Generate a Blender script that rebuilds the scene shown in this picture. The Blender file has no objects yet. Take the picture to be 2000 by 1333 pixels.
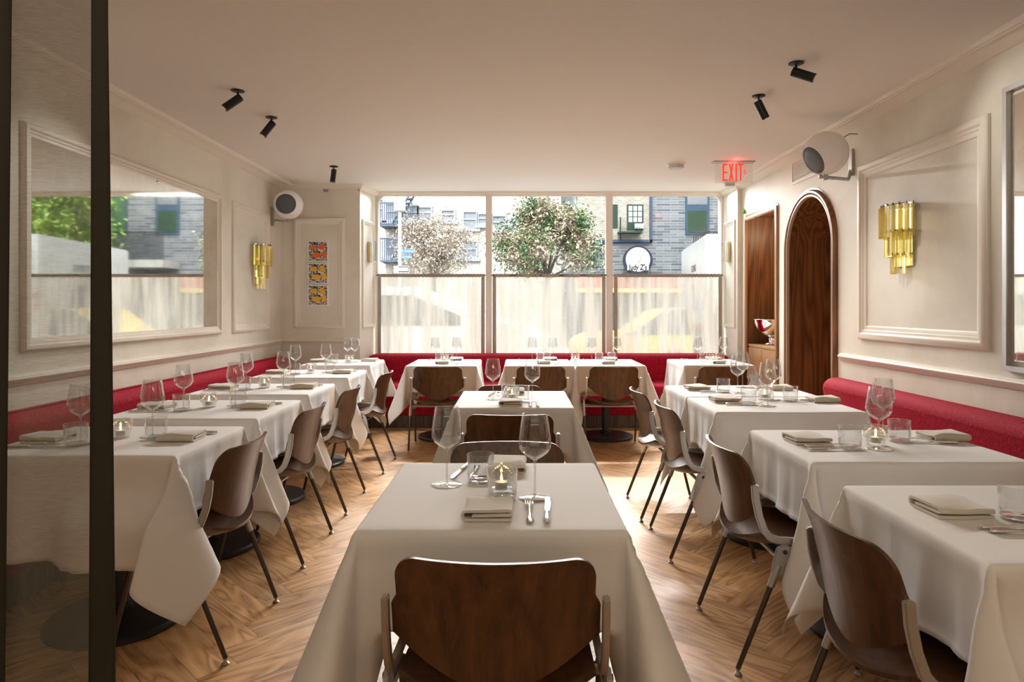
import bpy, bmesh, math, random
from mathutils import Vector, Matrix, noise
random.seed(7)
sc = bpy.context.scene
C = sc.collection
PI = math.pi
R = math.radians

# ------------------------------------------------------------ camera, world, sun, fill, exposure
cam_d = bpy.data.cameras.new('camera'); cam = bpy.data.objects.new('camera', cam_d); C.objects.link(cam)
cam.location = (0, 0, 1.31); cam.rotation_euler = (PI/2, 0, 0)
cam_d.sensor_width = 36; cam_d.lens = 1310/2000*36
cam_d.shift_x = -10/2000; cam_d.shift_y = -66.5/2000
cam_d.clip_start = .05; cam_d.clip_end = 300
sc.camera = cam
w = bpy.data.worlds.new('world'); sc.world = w; w.use_nodes = True
nt = w.node_tree; bg = nt.nodes['Background']
tc = nt.nodes.new('ShaderNodeTexCoord'); sx = nt.nodes.new('ShaderNodeSeparateXYZ'); rp = nt.nodes.new('ShaderNodeValToRGB')
nt.links.new(tc.outputs['Generated'], sx.inputs[0]); nt.links.new(sx.outputs['Z'], rp.inputs[0]); nt.links.new(rp.outputs[0], bg.inputs[0])
rp.color_ramp.elements[0].position = 0; rp.color_ramp.elements[0].color = (.22, .23, .25, 1)
rp.color_ramp.elements[1].position = .6; rp.color_ramp.elements[1].color = (.93, .97, 1.0, 1)
bg.inputs[1].default_value = 10
def light(name, kind, loc, rot, energy, color=(1, 1, 1), **kw):
    d = bpy.data.lights.new(name, kind); d.energy = energy; d.color = color
    for k, v in kw.items(): setattr(d, k, v)
    o = bpy.data.objects.new(name, d); C.objects.link(o); o.location = loc; o.rotation_euler = rot; return o
light('sun', 'SUN', (0, 0, 10), (R(42), 0, R(-8)), 5.5, (1, .96, .9), angle=R(2))
# added fill lights behind the camera, brightening the near room and ceiling
light('rear_fill', 'AREA', (0, -1.7, 2.6), (R(62), 0, 0), 5, (1, .88, .74), shape='RECTANGLE', size=4.2, size_y=1.4)
light('rear_ceiling_fill', 'AREA', (0, -1.2, 1.9), (R(155), 0, 0), 40, (1, .92, .80), shape='RECTANGLE', size=4.0, size_y=1.0)
light('window_head_fill', 'AREA', (.39, 7.985, 2.652), (R(-52), 0, 0), 104, (1, .97, .93), shape='RECTANGLE', size=4.0, size_y=.014, spread=R(80))  # added fill strip, strengthens the daylight reaching tables and floor
light('window_daylight', 'AREA', (.39, 8.0, 1.75), (R(-90), 0, 0), 1, (1, 1, 1), shape='RECTANGLE', size=4.1, size_y=1.95)
bpy.data.lights['window_daylight'].cycles.is_portal = True
vs = sc.view_settings
vs.view_transform = 'Standard'; vs.look = 'None'; vs.gamma = 1; vs.exposure = 0.24; vs.use_curve_mapping = False
cy = sc.cycles
cy.max_bounces = 10; cy.diffuse_bounces = 5; cy.glossy_bounces = 4; cy.transmission_bounces = 6; cy.transparent_max_bounces = 40
cy.caustics_reflective = False; cy.caustics_refractive = False; cy.sample_clamp_indirect = 6; cy.use_denoising = True
cy.use_light_tree = True

# ------------------------------------------------------------ materials
def M(name, color=(.8, .8, .8), rough=.5, metal=0, **kw):
    m = bpy.data.materials.new(name); m.use_nodes = True
    b = m.node_tree.nodes['Principled BSDF']
    b.inputs['Base Color'].default_value = (*color, 1); b.inputs['Roughness'].default_value = rough; b.inputs['Metallic'].default_value = metal
    for k, v in kw.items(): b.inputs[k.replace('_', ' ')].default_value = v
    return m
def N(m, t, **kw):
    n = m.node_tree.nodes.new('ShaderNode'+t)
    for k, v in kw.items():
        if k in n.inputs: n.inputs[k].default_value = v
        else: setattr(n, k, v)
    return n
def L(m, a, b): m.node_tree.links.new(a, b)
def coords(m, scale=(1, 1, 1), rot=(0, 0, 0), kind='Object'):
    t = N(m, 'TexCoord'); mp = N(m, 'Mapping'); mp.inputs['Scale'].default_value = scale; mp.inputs['Rotation'].default_value = rot
    L(m, t.outputs[kind], mp.inputs['Vector']); return mp.outputs['Vector']
def ramp(m, fac, stops):
    r = N(m, 'ValToRGB'); e = r.color_ramp.elements
    while len(e) < len(stops): e.new(.5)
    for q, (p, c) in zip(e, stops): q.position = p; q.color = (*c, 1)
    L(m, fac, r.inputs[0]); return r.outputs[0]
def bump(m, h, strength=.2, dist=.01):
    b = N(m, 'Bump'); b.inputs['Strength'].default_value = strength; b.inputs['Distance'].default_value = dist
    L(m, h, b.inputs['Height']); L(m, b.outputs[0], m.node_tree.nodes['Principled BSDF'].inputs['Normal'])
def P(m): return m.node_tree.nodes['Principled BSDF']

def plaster(name, a, b, sc_=1.6):
    m = M(name, a, .62)
    n = N(m, 'TexNoise', Scale=sc_, Detail=6.0, Roughness=.62, Distortion=.5); L(m, coords(m), n.inputs['Vector'])
    L(m, ramp(m, n.outputs[0], [(.32, b), (.55, a), (.75, tuple(min(1, x*1.04) for x in a))]), P(m).inputs['Base Color'])
    n2 = N(m, 'TexNoise', Scale=14.0, Detail=3.0); L(m, coords(m), n2.inputs['Vector']); bump(m, n2.outputs[0], .05, .01)
    return m
m_plaster = plaster('wall_plaster', (.76, .725, .63), (.67, .63, .53))
m_ceiling = M('ceiling_paint', (.79, .765, .705), .7)
m_trim = M('trim_paint', (.78, .73, .64), .55)
m_white = M('white_gloss', (.86, .85, .83), .18)

def wood(name, stops, scale=(14, 14, 1.2), rough=.35, coat=.0, bumpy=.1, rand=False, dist=1.2):
    m = M(name, stops[1][1], rough); b = P(m); b.inputs['Coat Weight'].default_value = coat; b.inputs['Coat Roughness'].default_value = .18
    v = coords(m, scale)
    if rand:
        oi = N(m, 'ObjectInfo'); ad = N(m, 'VectorMath', operation='ADD'); ml = N(m, 'MixRGB'); cx = N(m, 'CombineXYZ')
        mu = N(m, 'Math', operation='MULTIPLY'); mu.inputs[1].default_value = 40; L(m, oi.outputs['Random'], mu.inputs[0])
        L(m, mu.outputs[0], cx.inputs[0]); L(m, v, ad.inputs[0]); L(m, cx.outputs[0], ad.inputs[1]); v = ad.outputs[0]
    n = N(m, 'TexNoise', Scale=1.0, Detail=5.0, Roughness=.6, Distortion=dist); L(m, v, n.inputs['Vector'])
    fine = N(m, 'TexNoise', Scale=6.0, Detail=3.0); L(m, v, fine.inputs['Vector'])
    ad2 = N(m, 'Math', operation='MULTIPLY_ADD'); ad2.inputs[1].default_value = .25; L(m, fine.outputs[0], ad2.inputs[0]); L(m, n.outputs[0], ad2.inputs[2])
    sb = N(m, 'Math', operation='SUBTRACT'); sb.inputs[1].default_value = .12; L(m, ad2.outputs[0], sb.inputs[0])
    L(m, ramp(m, sb.outputs[0], stops), b.inputs['Base Color'])
    if bumpy: bump(m, ad2.outputs[0], bumpy, .002)
    return m
m_walnut = wood('walnut_veneer', [(.3, (.036, .014, .005)), (.5, (.074, .029, .010)), (.72, (.125, .050, .017))], (22, 22, 1.5), .36, .10, .05, True)
m_walnut_edge = M('walnut_edge', (.35, .24, .15), .35)
def cathedral(name, c0, c1, c2, sc_=1.0, rot=(0, 0, 0)):
    m = M(name, c1, .38); b = P(m); b.inputs['Coat Weight'].default_value = 0
    v = coords(m, (4.2*sc_, 4.2*sc_, .26*sc_), rot)
    wv = N(m, 'TexNoise', Scale=1.3, Detail=1.5, Distortion=.2); L(m, v, wv.inputs['Vector'])
    mu = N(m, 'Math', operation='MULTIPLY'); mu.inputs[1].default_value = 22; L(m, wv.outputs[0], mu.inputs[0])
    pp = N(m, 'Math', operation='PINGPONG'); pp.inputs[1].default_value = 1; L(m, mu.outputs[0], pp.inputs[0])
    fn = N(m, 'TexNoise', Scale=1.0, Detail=4.0); L(m, coords(m, (90*sc_, 90*sc_, 3*sc_), rot), fn.inputs['Vector'])
    ma = N(m, 'Math', operation='MULTIPLY_ADD'); ma.inputs[1].default_value = .55; L(m, fn.outputs[0], ma.inputs[0])
    m2 = N(m, 'Math', operation='MULTIPLY'); m2.inputs[1].default_value = .55; L(m, pp.outputs[0], m2.inputs[0]); L(m, m2.outputs[0], ma.inputs[2])
    L(m, ramp(m, ma.outputs[0], [(.2, c0), (.5, c1), (.85, c2)]), b.inputs['Base Color']); bump(m, ma.outputs[0], .08, .002)
    return m
m_oak = cathedral('stained_oak', (.105, .038, .013), (.21, .085, .030), (.30, .135, .052))
m_oak_light = cathedral('light_oak', (.30, .15, .06), (.42, .22, .09), (.50, .28, .13), 1.2)
m_kick = cathedral('grey_oak_kick', (.04, .03, .024), (.085, .065, .05), (.13, .10, .08), 1.0, (0, PI/2, 0))

def floor_mat():
    m = M('oak_parquet', (.4, .25, .12), .33); b = P(m); b.inputs['Coat Weight'].default_value = .12; b.inputs['Coat Roughness'].default_value = .3
    uv = N(m, 'UVMap'); at = N(m, 'Attribute', attribute_name='plank')
    mp = N(m, 'Mapping'); mp.inputs['Scale'].default_value = (1.6, 9, 1); L(m, uv.outputs[0], mp.inputs['Vector'])
    off = N(m, 'CombineXYZ'); mu = N(m, 'Math', operation='MULTIPLY'); mu.inputs[1].default_value = 90
    L(m, at.outputs['Fac'], mu.inputs[0]); L(m, mu.outputs[0], off.inputs[2]); L(m, mu.outputs[0], off.inputs[0])
    ad = N(m, 'VectorMath', operation='ADD'); L(m, mp.outputs[0], ad.inputs[0]); L(m, off.outputs[0], ad.inputs[1])
    n = N(m, 'TexNoise', Scale=.9, Detail=2.0, Distortion=.5); L(m, ad.outputs[0], n.inputs['Vector'])
    k = N(m, 'Math', operation='MULTIPLY'); k.inputs[1].default_value = 15; L(m, n.outputs[0], k.inputs[0])
    pp = N(m, 'Math', operation='PINGPONG'); pp.inputs[1].default_value = 1; L(m, k.outputs[0], pp.inputs[0])
    mp2 = N(m, 'Mapping'); mp2.inputs['Scale'].default_value = (5, 160, 1); L(m, uv.outputs[0], mp2.inputs['Vector'])
    ad2 = N(m, 'VectorMath', operation='ADD'); L(m, mp2.outputs[0], ad2.inputs[0]); L(m, off.outputs[0], ad2.inputs[1])
    f = N(m, 'TexNoise', Scale=1.0, Detail=3.0); L(m, ad2.outputs[0], f.inputs['Vector'])
    a1 = N(m, 'Math', operation='MULTIPLY_ADD'); a1.inputs[1].default_value = .5; L(m, f.outputs[0], a1.inputs[0])
    a2 = N(m, 'Math', operation='MULTIPLY'); a2.inputs[1].default_value = .5; L(m, pp.outputs[0], a2.inputs[0]); L(m, a2.outputs[0], a1.inputs[2])
    g = ramp(m, a1.outputs[0], [(.14, (.24, .105, .036)), (.34, (.51, .268, .105)), (.62, (.67, .38, .165)), (.9, (.77, .475, .23))])
    tone = N(m, 'HueSaturation'); L(m, g, tone.inputs['Color'])
    t2 = N(m, 'MapRange'); t2.inputs['To Min'].default_value = .80; t2.inputs['To Max'].default_value = 1.12; L(m, at.outputs['Fac'], t2.inputs[0]); L(m, t2.outputs[0], tone.inputs['Value'])
    # dark joints
    L(m, tone.outputs[0], b.inputs['Base Color'])
    rr = N(m, 'MapRange'); rr.inputs['To Min'].default_value = .36; rr.inputs['To Max'].default_value = .52; L(m, f.outputs[0], rr.inputs[0]); L(m, rr.outputs[0], b.inputs['Roughness'])
    bump(m, a1.outputs[0], .12, .002)
    return m
m_floor = floor_mat()
m_joint = M('floor_joint', (.18, .10, .05), .8)

m_cloth = M('table_linen', (.82, .80, .775), .85); P(m_cloth).inputs['Sheen Weight'].default_value = .15
_n = N(m_cloth, 'TexNoise', Scale=9.0, Detail=3.0, Distortion=.6); L(m_cloth, coords(m_cloth), _n.inputs['Vector'])
_s = N(m_cloth, 'SeparateXYZ'); L(m_cloth, coords(m_cloth), _s.inputs[0]); _a = N(m_cloth, 'Math', operation='ABSOLUTE'); _b = N(m_cloth, 'Math', operation='SUBTRACT'); _b.inputs[1].default_value = .055; L(m_cloth, _s.outputs[1], _b.inputs[0]); L(m_cloth, _b.outputs[0], _a.inputs[0])
_r = N(m_cloth, 'MapRange'); _r.inputs[1].default_value = 0; _r.inputs[2].default_value = .006; _r.inputs[3].default_value = .25; _r.inputs[4].default_value = 0; L(m_cloth, _a.outputs[0], _r.inputs[0])
_c = N(m_cloth, 'Math', operation='ADD'); L(m_cloth, _r.outputs[0], _c.inputs[0]); L(m_cloth, _n.outputs[0], _c.inputs[1]); bump(m_cloth, _c.outputs[0], .2, .006)
m_napkin = M('napkin_linen', (.66, .60, .50), .9); P(m_napkin).inputs['Sheen Weight'].default_value = .2
_n = N(m_napkin, 'TexNoise', Scale=60.0, Detail=2.0); L(m_napkin, coords(m_napkin), _n.inputs['Vector']); bump(m_napkin, _n.outputs[0], .1, .002)
m_velvet = M('red_velvet', (.35, .008, .03), .75); P(m_velvet).inputs['Sheen Weight'].default_value = .10; P(m_velvet).inputs['Specular IOR Level'].default_value = .12; P(m_velvet).inputs['Sheen Tint'].default_value = (1, .25, .3, 1); P(m_velvet).inputs['Sheen Roughness'].default_value = .4
_n = N(m_velvet, 'TexNoise', Scale=1.0, Detail=5.0, Roughness=.7); L(m_velvet, coords(m_velvet, (150, 150, 60)), _n.inputs['Vector'])
L(m_velvet, ramp(m_velvet, _n.outputs[0], [(.32, (.17, .001, .009)), (.5, (.34, .005, .022)), (.68, (.56, .022, .06))]), P(m_velvet).inputs['Base Color']); bump(m_velvet, _n.outputs[0], .5, .004)
m_alu = M('cast_aluminium', (.48, .465, .44), .5, 1.0)
m_tube = M('bronze_tube', (.10, .08, .065), .38, .75)
m_rubber = M('black_glide', (.03, .03, .03), .5)
m_iron = M('black_iron', (.022, .026, .03), .42)
m_steel = M('polished_steel', (.80, .77, .72), .12, 1.0)
m_chrome = M('chrome', (.85, .84, .82), .05, 1.0)
m_black = M('black_metal', (.012, .011, .010), .4, .3)
m_wax = M('candle_wax', (.85, .80, .70), .5); P(m_wax).inputs['Subsurface Weight'].default_value = .0
m_gold = M('gold_plate', (.7, .5, .2), .25, 1.0)
def emis(name, col, s):
    m = M(name, col, .5); P(m).inputs['Emission Color'].default_value = (*col, 1); P(m).inputs['Emission Strength'].default_value = s; return m
m_flame = emis('flame', (1, .62, .22), 14)
m_exit = emis('exit_red', (1, .03, .015), 1.4)
def thin_glass(name, tint=(1, 1, 1), base=.03, edge=.75, power=3.0, rough=.0, gl=(1, 1, 1)):
    m = bpy.data.materials.new(name); m.use_nodes = True; n = m.node_tree; n.nodes.clear()
    out = n.nodes.new('ShaderNodeOutputMaterial'); mix = n.nodes.new('ShaderNodeMixShader'); tr = n.nodes.new('ShaderNodeBsdfTransparent'); g = n.nodes.new('ShaderNodeBsdfGlossy')
    tr.inputs[0].default_value = (*tint, 1); g.inputs['Roughness'].default_value = rough; g.inputs[0].default_value = (*gl, 1)
    lw = n.nodes.new('ShaderNodeLayerWeight'); lw.inputs[0].default_value = .5
    pw = n.nodes.new('ShaderNodeMath'); pw.operation = 'POWER'; pw.inputs[1].default_value = power
    ma = n.nodes.new('ShaderNodeMath'); ma.operation = 'MULTIPLY_ADD'; ma.inputs[1].default_value = edge; ma.inputs[2].default_value = base
    n.links.new(lw.outputs['Facing'], pw.inputs[0]); n.links.new(pw.outputs[0], ma.inputs[0]); n.links.new(ma.outputs[0], mix.inputs[0])
    n.links.new(tr.outputs[0], mix.inputs[1]); n.links.new(g.outputs[0], mix.inputs[2]); n.links.new(mix.outputs[0], out.inputs[0]); return m
m_glass = thin_glass('clear_glass', (.95, .955, .955), .055, .85, 2.4)
m_ribbed = thin_glass('ribbed_glass', (.93, .94, .94), .12, .9, 1.8, .02)
m_glass_solid = thin_glass('solid_clear_glass', (.90, .91, .91), .12, .8, 1.8)
m_pane = thin_glass('window_glass', (.96, .975, .97), .03, .5, 5)
m_amber = thin_glass('amber_glass', (.985, .92, .58), .22, .8, 1.6, .02, (1, .95, .78))
m_acrylic = thin_glass('clear_acrylic', (.96, .94, .94), .04, .4, 3)
m_crystal = thin_glass('crystal_glass', (.93, .93, .92), .25, .6, 1.2, .08)
m_mirror = M('aged_mirror', (.86, .85, .80), .03, 1.0)
_n = N(m_mirror, 'TexNoise', Scale=3.0, Detail=6.0, Roughness=.7); L(m_mirror, coords(m_mirror), _n.inputs['Vector'])
L(m_mirror, ramp(m_mirror, _n.outputs[0], [(.35, (.74, .72, .66)), (.6, (.86, .85, .82))]), P(m_mirror).inputs['Base Color'])
m_silver_frame = M('silver_frame', (.62, .62, .62), .3, .6)

def sheer(name, col, opac, translu=.5, weave=(900, 900), contrast=.25, streak=None, gather=0):
    m = bpy.data.materials.new(name); m.use_nodes = True; n = m.node_tree; n.nodes.clear()
    nn = lambda t: n.nodes.new('ShaderNode'+t)
    out = nn('OutputMaterial'); tr = nn('BsdfTransparent'); df = nn('BsdfDiffuse'); tl = nn('BsdfTranslucent'); a = nn('MixShader'); b = nn('MixShader')
    df.inputs[0].default_value = (*col, 1); tl.inputs[0].default_value = (*col, 1); a.inputs[0].default_value = translu
    n.links.new(df.outputs[0], a.inputs[1]); n.links.new(tl.outputs[0], a.inputs[2])
    t = nn('TexCoord'); mp = nn('Mapping'); ns = nn('TexNoise'); ns.inputs['Scale'].default_value = 1; ns.inputs['Detail'].default_value = 2
    mp.inputs['Scale'].default_value = streak or (30, 30, 260)
    n.links.new(t.outputs['Object'], mp.inputs[0]); n.links.new(mp.outputs[0], ns.inputs['Vector'])
    mr = nn('MapRange'); mr.inputs[1].default_value = .3; mr.inputs[2].default_value = .7; mr.inputs[3].default_value = opac-contrast/2; mr.inputs[4].default_value = opac+contrast/2
    n.links.new(ns.outputs[0], mr.inputs[0]); n.links.new(mr.outputs[0], b.inputs[0])
    if gather:
        m2 = nn('Mapping'); m2.inputs['Scale'].default_value = (11, 1, .9); n2 = nn('TexNoise'); n2.inputs['Scale'].default_value = 1; n2.inputs['Detail'].default_value = 2
        n.links.new(t.outputs['Object'], m2.inputs[0]); n.links.new(m2.outputs[0], n2.inputs['Vector'])
        r2 = nn('MapRange'); r2.inputs[1].default_value = .35; r2.inputs[2].default_value = .65; r2.inputs[3].default_value = -gather; r2.inputs[4].default_value = gather
        ad = nn('Math'); n.links.new(n2.outputs[0], r2.inputs[0]); n.links.new(r2.outputs[0], ad.inputs[0]); n.links.new(mr.outputs[0], ad.inputs[1]); ad.use_clamp = True; n.links.new(ad.outputs[0], b.inputs[0])
    n.links.new(tr.outputs[0], b.inputs[1]); n.links.new(a.outputs[0], b.inputs[2]); n.links.new(b.outputs[0], out.inputs[0]); return m
m_cafe = sheer('cafe_linen', (.60, .55, .48), .72, .5, contrast=.22, streak=(260, 40, 60), gather=.30)
m_cafe_hem = sheer('cafe_linen_hem', (.42, .36, .29), .93, .25, contrast=.1)
m_sheer = sheer('brown_sheer', (.13, .12, .085), .50, .3, contrast=.12, streak=(60, 60, 900))
m_sheer_hem = sheer('brown_sheer_hem', (.045, .04, .028), 1.0, .1, contrast=.0, streak=(40, 40, 500))

# ------------------------------------------------------------ mesh helpers
class MB:
    def __init__(s): s.v = []; s.f = []
    def add(s, vs, fs):
        k = len(s.v); s.v += [tuple(p) for p in vs]; s.f += [tuple(i+k for i in q) for q in fs]; return s
    def box(s, x0, x1, y0, y1, z0, z1):
        return s.add([(x0,y0,z0),(x1,y0,z0),(x1,y1,z0),(x0,y1,z0),(x0,y0,z1),(x1,y0,z1),(x1,y1,z1),(x0,y1,z1)],
                     [(0,3,2,1),(4,5,6,7),(0,1,5,4),(1,2,6,5),(2,3,7,6),(3,0,4,7)])
    def lathe(s, prof, n=32, c=(0, 0, 0), wob=None):
        vs = []; 
        for i, (r, z) in enumerate(prof):
            for k in range(n):
                a = 2*PI*k/n; rr = r*(1+(wob(i, k) if wob else 0)); vs.append((c[0]+rr*math.cos(a), c[1]+rr*math.sin(a), c[2]+z))
        fs = [(i*n+k, i*n+(k+1) % n, (i+1)*n+(k+1) % n, (i+1)*n+k) for i in range(len(prof)-1) for k in range(n)]
        return s.add(vs, fs)
    def cyl(s, p0, p1, r0, r1=None, n=14, caps=True):
        p0 = Vector(p0); p1 = Vector(p1); r1 = r0 if r1 is None else r1
        d = (p1-p0).normalized(); u = d.cross((0, 0, 1) if abs(d.z) < .9 else (1, 0, 0)).normalized(); q = d.cross(u)
        vs = [p0+r0*(math.cos(2*PI*k/n)*u+math.sin(2*PI*k/n)*q) for k in range(n)]+[p1+r1*(math.cos(2*PI*k/n)*u+math.sin(2*PI*k/n)*q) for k in range(n)]
        fs = [(k, (k+1) % n, n+(k+1) % n, n+k) for k in range(n)]
        if caps: fs += [tuple(range(n-1, -1, -1)), tuple(range(n, 2*n))]
        return s.add(vs, fs)
    def tube(s, pts, r, n=8):
        for a, b in zip(pts[:-1], pts[1:]): s.cyl(a, b, r, r, n)
        return s
    def prism(s, poly, axis, a0, a1):
        """poly in the two other axes (order x,y,z), extruded along axis"""
        def pt(p, a):
            return (a, p[0], p[1]) if axis == 'x' else (p[0], a, p[1]) if axis == 'y' else (p[0], p[1], a)
        n = len(poly)
        return s.add([pt(p, a0) for p in poly]+[pt(p, a1) for p in poly],
                     [tuple(range(n)), tuple(range(2*n-1, n-1, -1))]+[(i, n+i, n+(i+1) % n, (i+1) % n) for i in range(n)])
    def grid(s, fn, nu, nv):
        vs = [fn(i/nu, j/nv) for j in range(nv+1) for i in range(nu+1)]
        return s.add(vs, [(j*(nu+1)+i, j*(nu+1)+i+1, (j+1)*(nu+1)+i+1, (j+1)*(nu+1)+i) for j in range(nv) for i in range(nu)])
    def shell(s, fn, nu, nv, off):
        """closed thin shell: fn(u,v)->point, off(u,v)->offset vector"""
        top = [Vector(fn(i/nu, j/nv)) for j in range(nv+1) for i in range(nu+1)]
        bot = [p+Vector(off(i/nu, j/nv)) for p, (i, j) in zip(top, [(i, j) for j in range(nv+1) for i in range(nu+1)])]
        k = len(top); W = nu+1
        fs = []
        for j in range(nv):
            for i in range(nu):
                a = j*W+i; fs.append((a, a+1, a+1+W, a+W)); fs.append((k+a, k+a+W, k+a+1+W, k+a+1))
        for i in range(nu):
            fs.append((i, k+i, k+i+1, i+1)); a = nv*W+i; fs.append((a, a+1, k+a+1, k+a))
        for j in range(nv):
            a = j*W; fs.append((a, a+W, k+a+W, k+a)); a = j*W+nu; fs.append((a, k+a, k+a+W, a+W))
        return s.add(top+bot, fs)
    def sweep(s, path, prof, closed=False, up=(0, 0, 1)):
        """path: list of points in one plane whose normal is up; prof: (side, up) pairs; mitred"""
        up = Vector(up); P_ = [Vector(p) for p in path]; n = len(P_); rings = []
        for i, p in enumerate(P_):
            a = P_[i-1] if (i or closed) else None; b = P_[(i+1) % n] if (i < n-1 or closed) else None
            d0 = (p-a).normalized() if a is not None else (b-p).normalized(); d1 = (b-p).normalized() if b is not None else d0
            s0 = d0.cross(up).normalized(); s1 = d1.cross(up).normalized(); m = (s0+s1).normalized(); k = 1/max(.3, m.dot(s0))
            rings.append([p+m*(x*k)+up*z for x, z in prof])
        m_ = len(prof); vs = [q for r in rings for q in r]; fs = []
        for i in range(n if closed else n-1):
            a = i*m_; b = ((i+1) % n)*m_
            for j in range(m_): fs.append((a+j, a+(j+1) % m_, b+(j+1) % m_, b+j))
        if not closed: fs += [tuple(range(m_-1, -1, -1)), tuple((n-1)*m_+j for j in range(m_))]
        return s.add(vs, fs)
    def build(s, name, mat, parent=None, smooth=False, bevel=0, seg=2, **props):
        me = bpy.data.meshes.new(name); me.from_pydata(s.v, [], s.f); me.materials.append(mat)
        bm = bmesh.new(); bm.from_mesh(me); bmesh.ops.recalc_face_normals(bm, faces=bm.faces)
        if bevel:
            bmesh.ops.bevel(bm, geom=[e for e in bm.edges if len(e.link_faces) == 2 and e.calc_face_angle(0) > .5], offset=bevel, segments=seg, affect='EDGES', clamp_overlap=True)
        bm.to_mesh(me); bm.free()
        if smooth:
            for p in me.polygons: p.use_smooth = True
            if smooth != 'all':
                try: me.set_sharp_from_angle(angle=R(38))
                except Exception: pass
        o = bpy.data.objects.new(name, me); C.objects.link(o); o.parent = parent
        for k, v in props.items(): o[k] = v
        return o
def struct(o): o['kind'] = 'structure'; return o
def thing(name, label, cat, loc=(0, 0, 0), rz=0, group=None):
    o = bpy.data.objects.new(name, None); C.objects.link(o); o.location = loc; o.rotation_euler = (0, 0, rz); o.empty_display_size = .1
    return tag(o, label, cat, group)
def tag(o, label, cat, group=None):
    o['label'] = label; o['category'] = cat
    if group: o['group'] = group
    return o
def kids(o): return [c for c in bpy.data.objects if c.parent == o]
def dup(root, loc, rz, label, group=None, tree=None):
    def cp(o, par):
        c = o.copy(); C.objects.link(c); c.parent = par
        for ch in o.get('_k', []) if False else CH.get(o.name, []): cp(ch, c)
        return c
    r = cp(root, None); r.location = loc; r.rotation_euler = (0, 0, rz); r['label'] = label
    if group: r['group'] = group
    return r
CH = {}
def register(root):
    for c in bpy.data.objects:
        if c.parent: 
            CH.setdefault(c.parent.name, [])
            if c not in CH[c.parent.name]: CH[c.parent.name].append(c)
def text(s, size, depth, mat, parent, loc, rot=(PI/2, 0, 0), sx=1, shear=0, align='CENTER', name='lettering', bold=0):
    cu = bpy.data.curves.new(name, 'FONT'); cu.body = s; cu.size = size; cu.extrude = depth; cu.align_x = align; cu.shear = shear; cu.offset = bold
    cu.materials.append(mat); t = bpy.data.objects.new('tmp', cu); C.objects.link(t)
    bpy.context.view_layer.update()
    me = bpy.data.meshes.new_from_object(t.evaluated_get(bpy.context.evaluated_depsgraph_get()))
    bpy.data.objects.remove(t)
    o = bpy.data.objects.new(name, me); C.objects.link(o); o.parent = parent; o.location = loc; o.rotation_euler = rot; o.scale = (sx, 1, 1)
    return o

# ------------------------------------------------------------ room shell
XL, XR, YB, ZC = -2.66, 2.53, 7.55, 2.69
YW = 8.05; Y0 = -3.2
WL, WR = -1.69, 2.47      # window opening
RL, RR = -1.77, 2.48      # reveal edges at YB
def herring():
    W_ = .145; n = 5; verts = []; faces = []; uvs = []; vals = []
    c = math.cos(R(45)); s_ = math.sin(R(45)); g = .0007
    def add(x0, x1, y0, y1, vert):
        pts = [(x0+g, y0+g), (x1-g, y0+g), (x1-g, y1-g), (x0+g, y1-g)]
        q = [(c*x-s_*y, s_*x+c*y) for x, y in pts]
        cx = sum(p[0] for p in q)/4; cy_ = sum(p[1] for p in q)/4
        if cx < XL-.4 or cx > 3.4 or cy_ < Y0-.4 or cy_ > YB+.9: return
        # clip to room by skipping planks wholly outside; small overhang sits under the walls
        k = len(verts); verts.extend([(x, y, 0) for x, y in q]); faces.append((k, k+1, k+2, k+3))
        u = [(0, 0), (x1-x0, 0), (x1-x0, y1-y0), (0, y1-y0)]
        if vert: u = [(b_, a_) for a_, b_ in u]
        uvs.extend(u); vals.append(random.random())
    for i in range(-90, 91):
        for j in range(-14, 15):
            bx = (i+n*j)*W_; by = (i-n*j)*W_
            add(bx, bx+n*W_, by, by+W_, False)
            add(bx+n*W_, bx+(n+1)*W_, by+(1-n)*W_, by+W_, True)
    me = bpy.data.meshes.new('floor'); me.from_pydata(verts, [], faces)
    ul = me.uv_layers.new(name='UVMap')
    for k, u in enumerate(uvs): ul.data[k].uv = u
    at = me.attributes.new('plank', 'FLOAT', 'FACE')
    for k, v in enumerate(vals): at.data[k].value = v
    me.materials.append(m_floor)
    # sub-floor slab under the boards, visible as the dark joints
    o = bpy.data.objects.new('floor', me); C.objects.link(o); struct(o)
    bm = bmesh.new(); bm.from_mesh(me)
    k = [bm.verts.new(p) for p in [(XL-.3, Y0, -.0015), (3.4, Y0, -.0015), (3.4, YW+.1, -.0015), (XL-.3, YW+.1, -.0015)]]
    f = bm.faces.new(k); f.material_index = 1; me.materials.append(m_joint)
    for f in bm.faces:
        if f.normal.z < 0: f.normal_flip()
    bm.to_mesh(me); bm.free()
herring()
struct(MB().box(XL-.6, XR+1.4, Y0-.2, YW+.25, ZC, ZC+.5).build('ceiling', m_ceiling))
struct(MB().box(XL-.15, XL, Y0, YW, 0, ZC).build('wall_left', m_plaster))
struct(MB().box(XL-.2, XR+.3, Y0-.15, Y0, 0, ZC).build('wall_rear', m_plaster))
b = MB(); b.prism([(XL, YB), (RL, YB), (WL, YW), (WL, YW+.2), (XL, YW+.2)], 'z', 0, ZC)
struct(b.build('wall_far_left', m_plaster))
b = MB(); b.prism([(XR+.8, YB), (RR, YB), (WR, YW), (WR, YW+.2), (XR+.8, YW+.2)], 'z', 0, ZC)
struct(b.build('wall_far_right', m_plaster))
struct(MB().box(WL, WR, YW-.02, YW+.18, 0, .70).build('wall_window', m_plaster))
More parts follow.
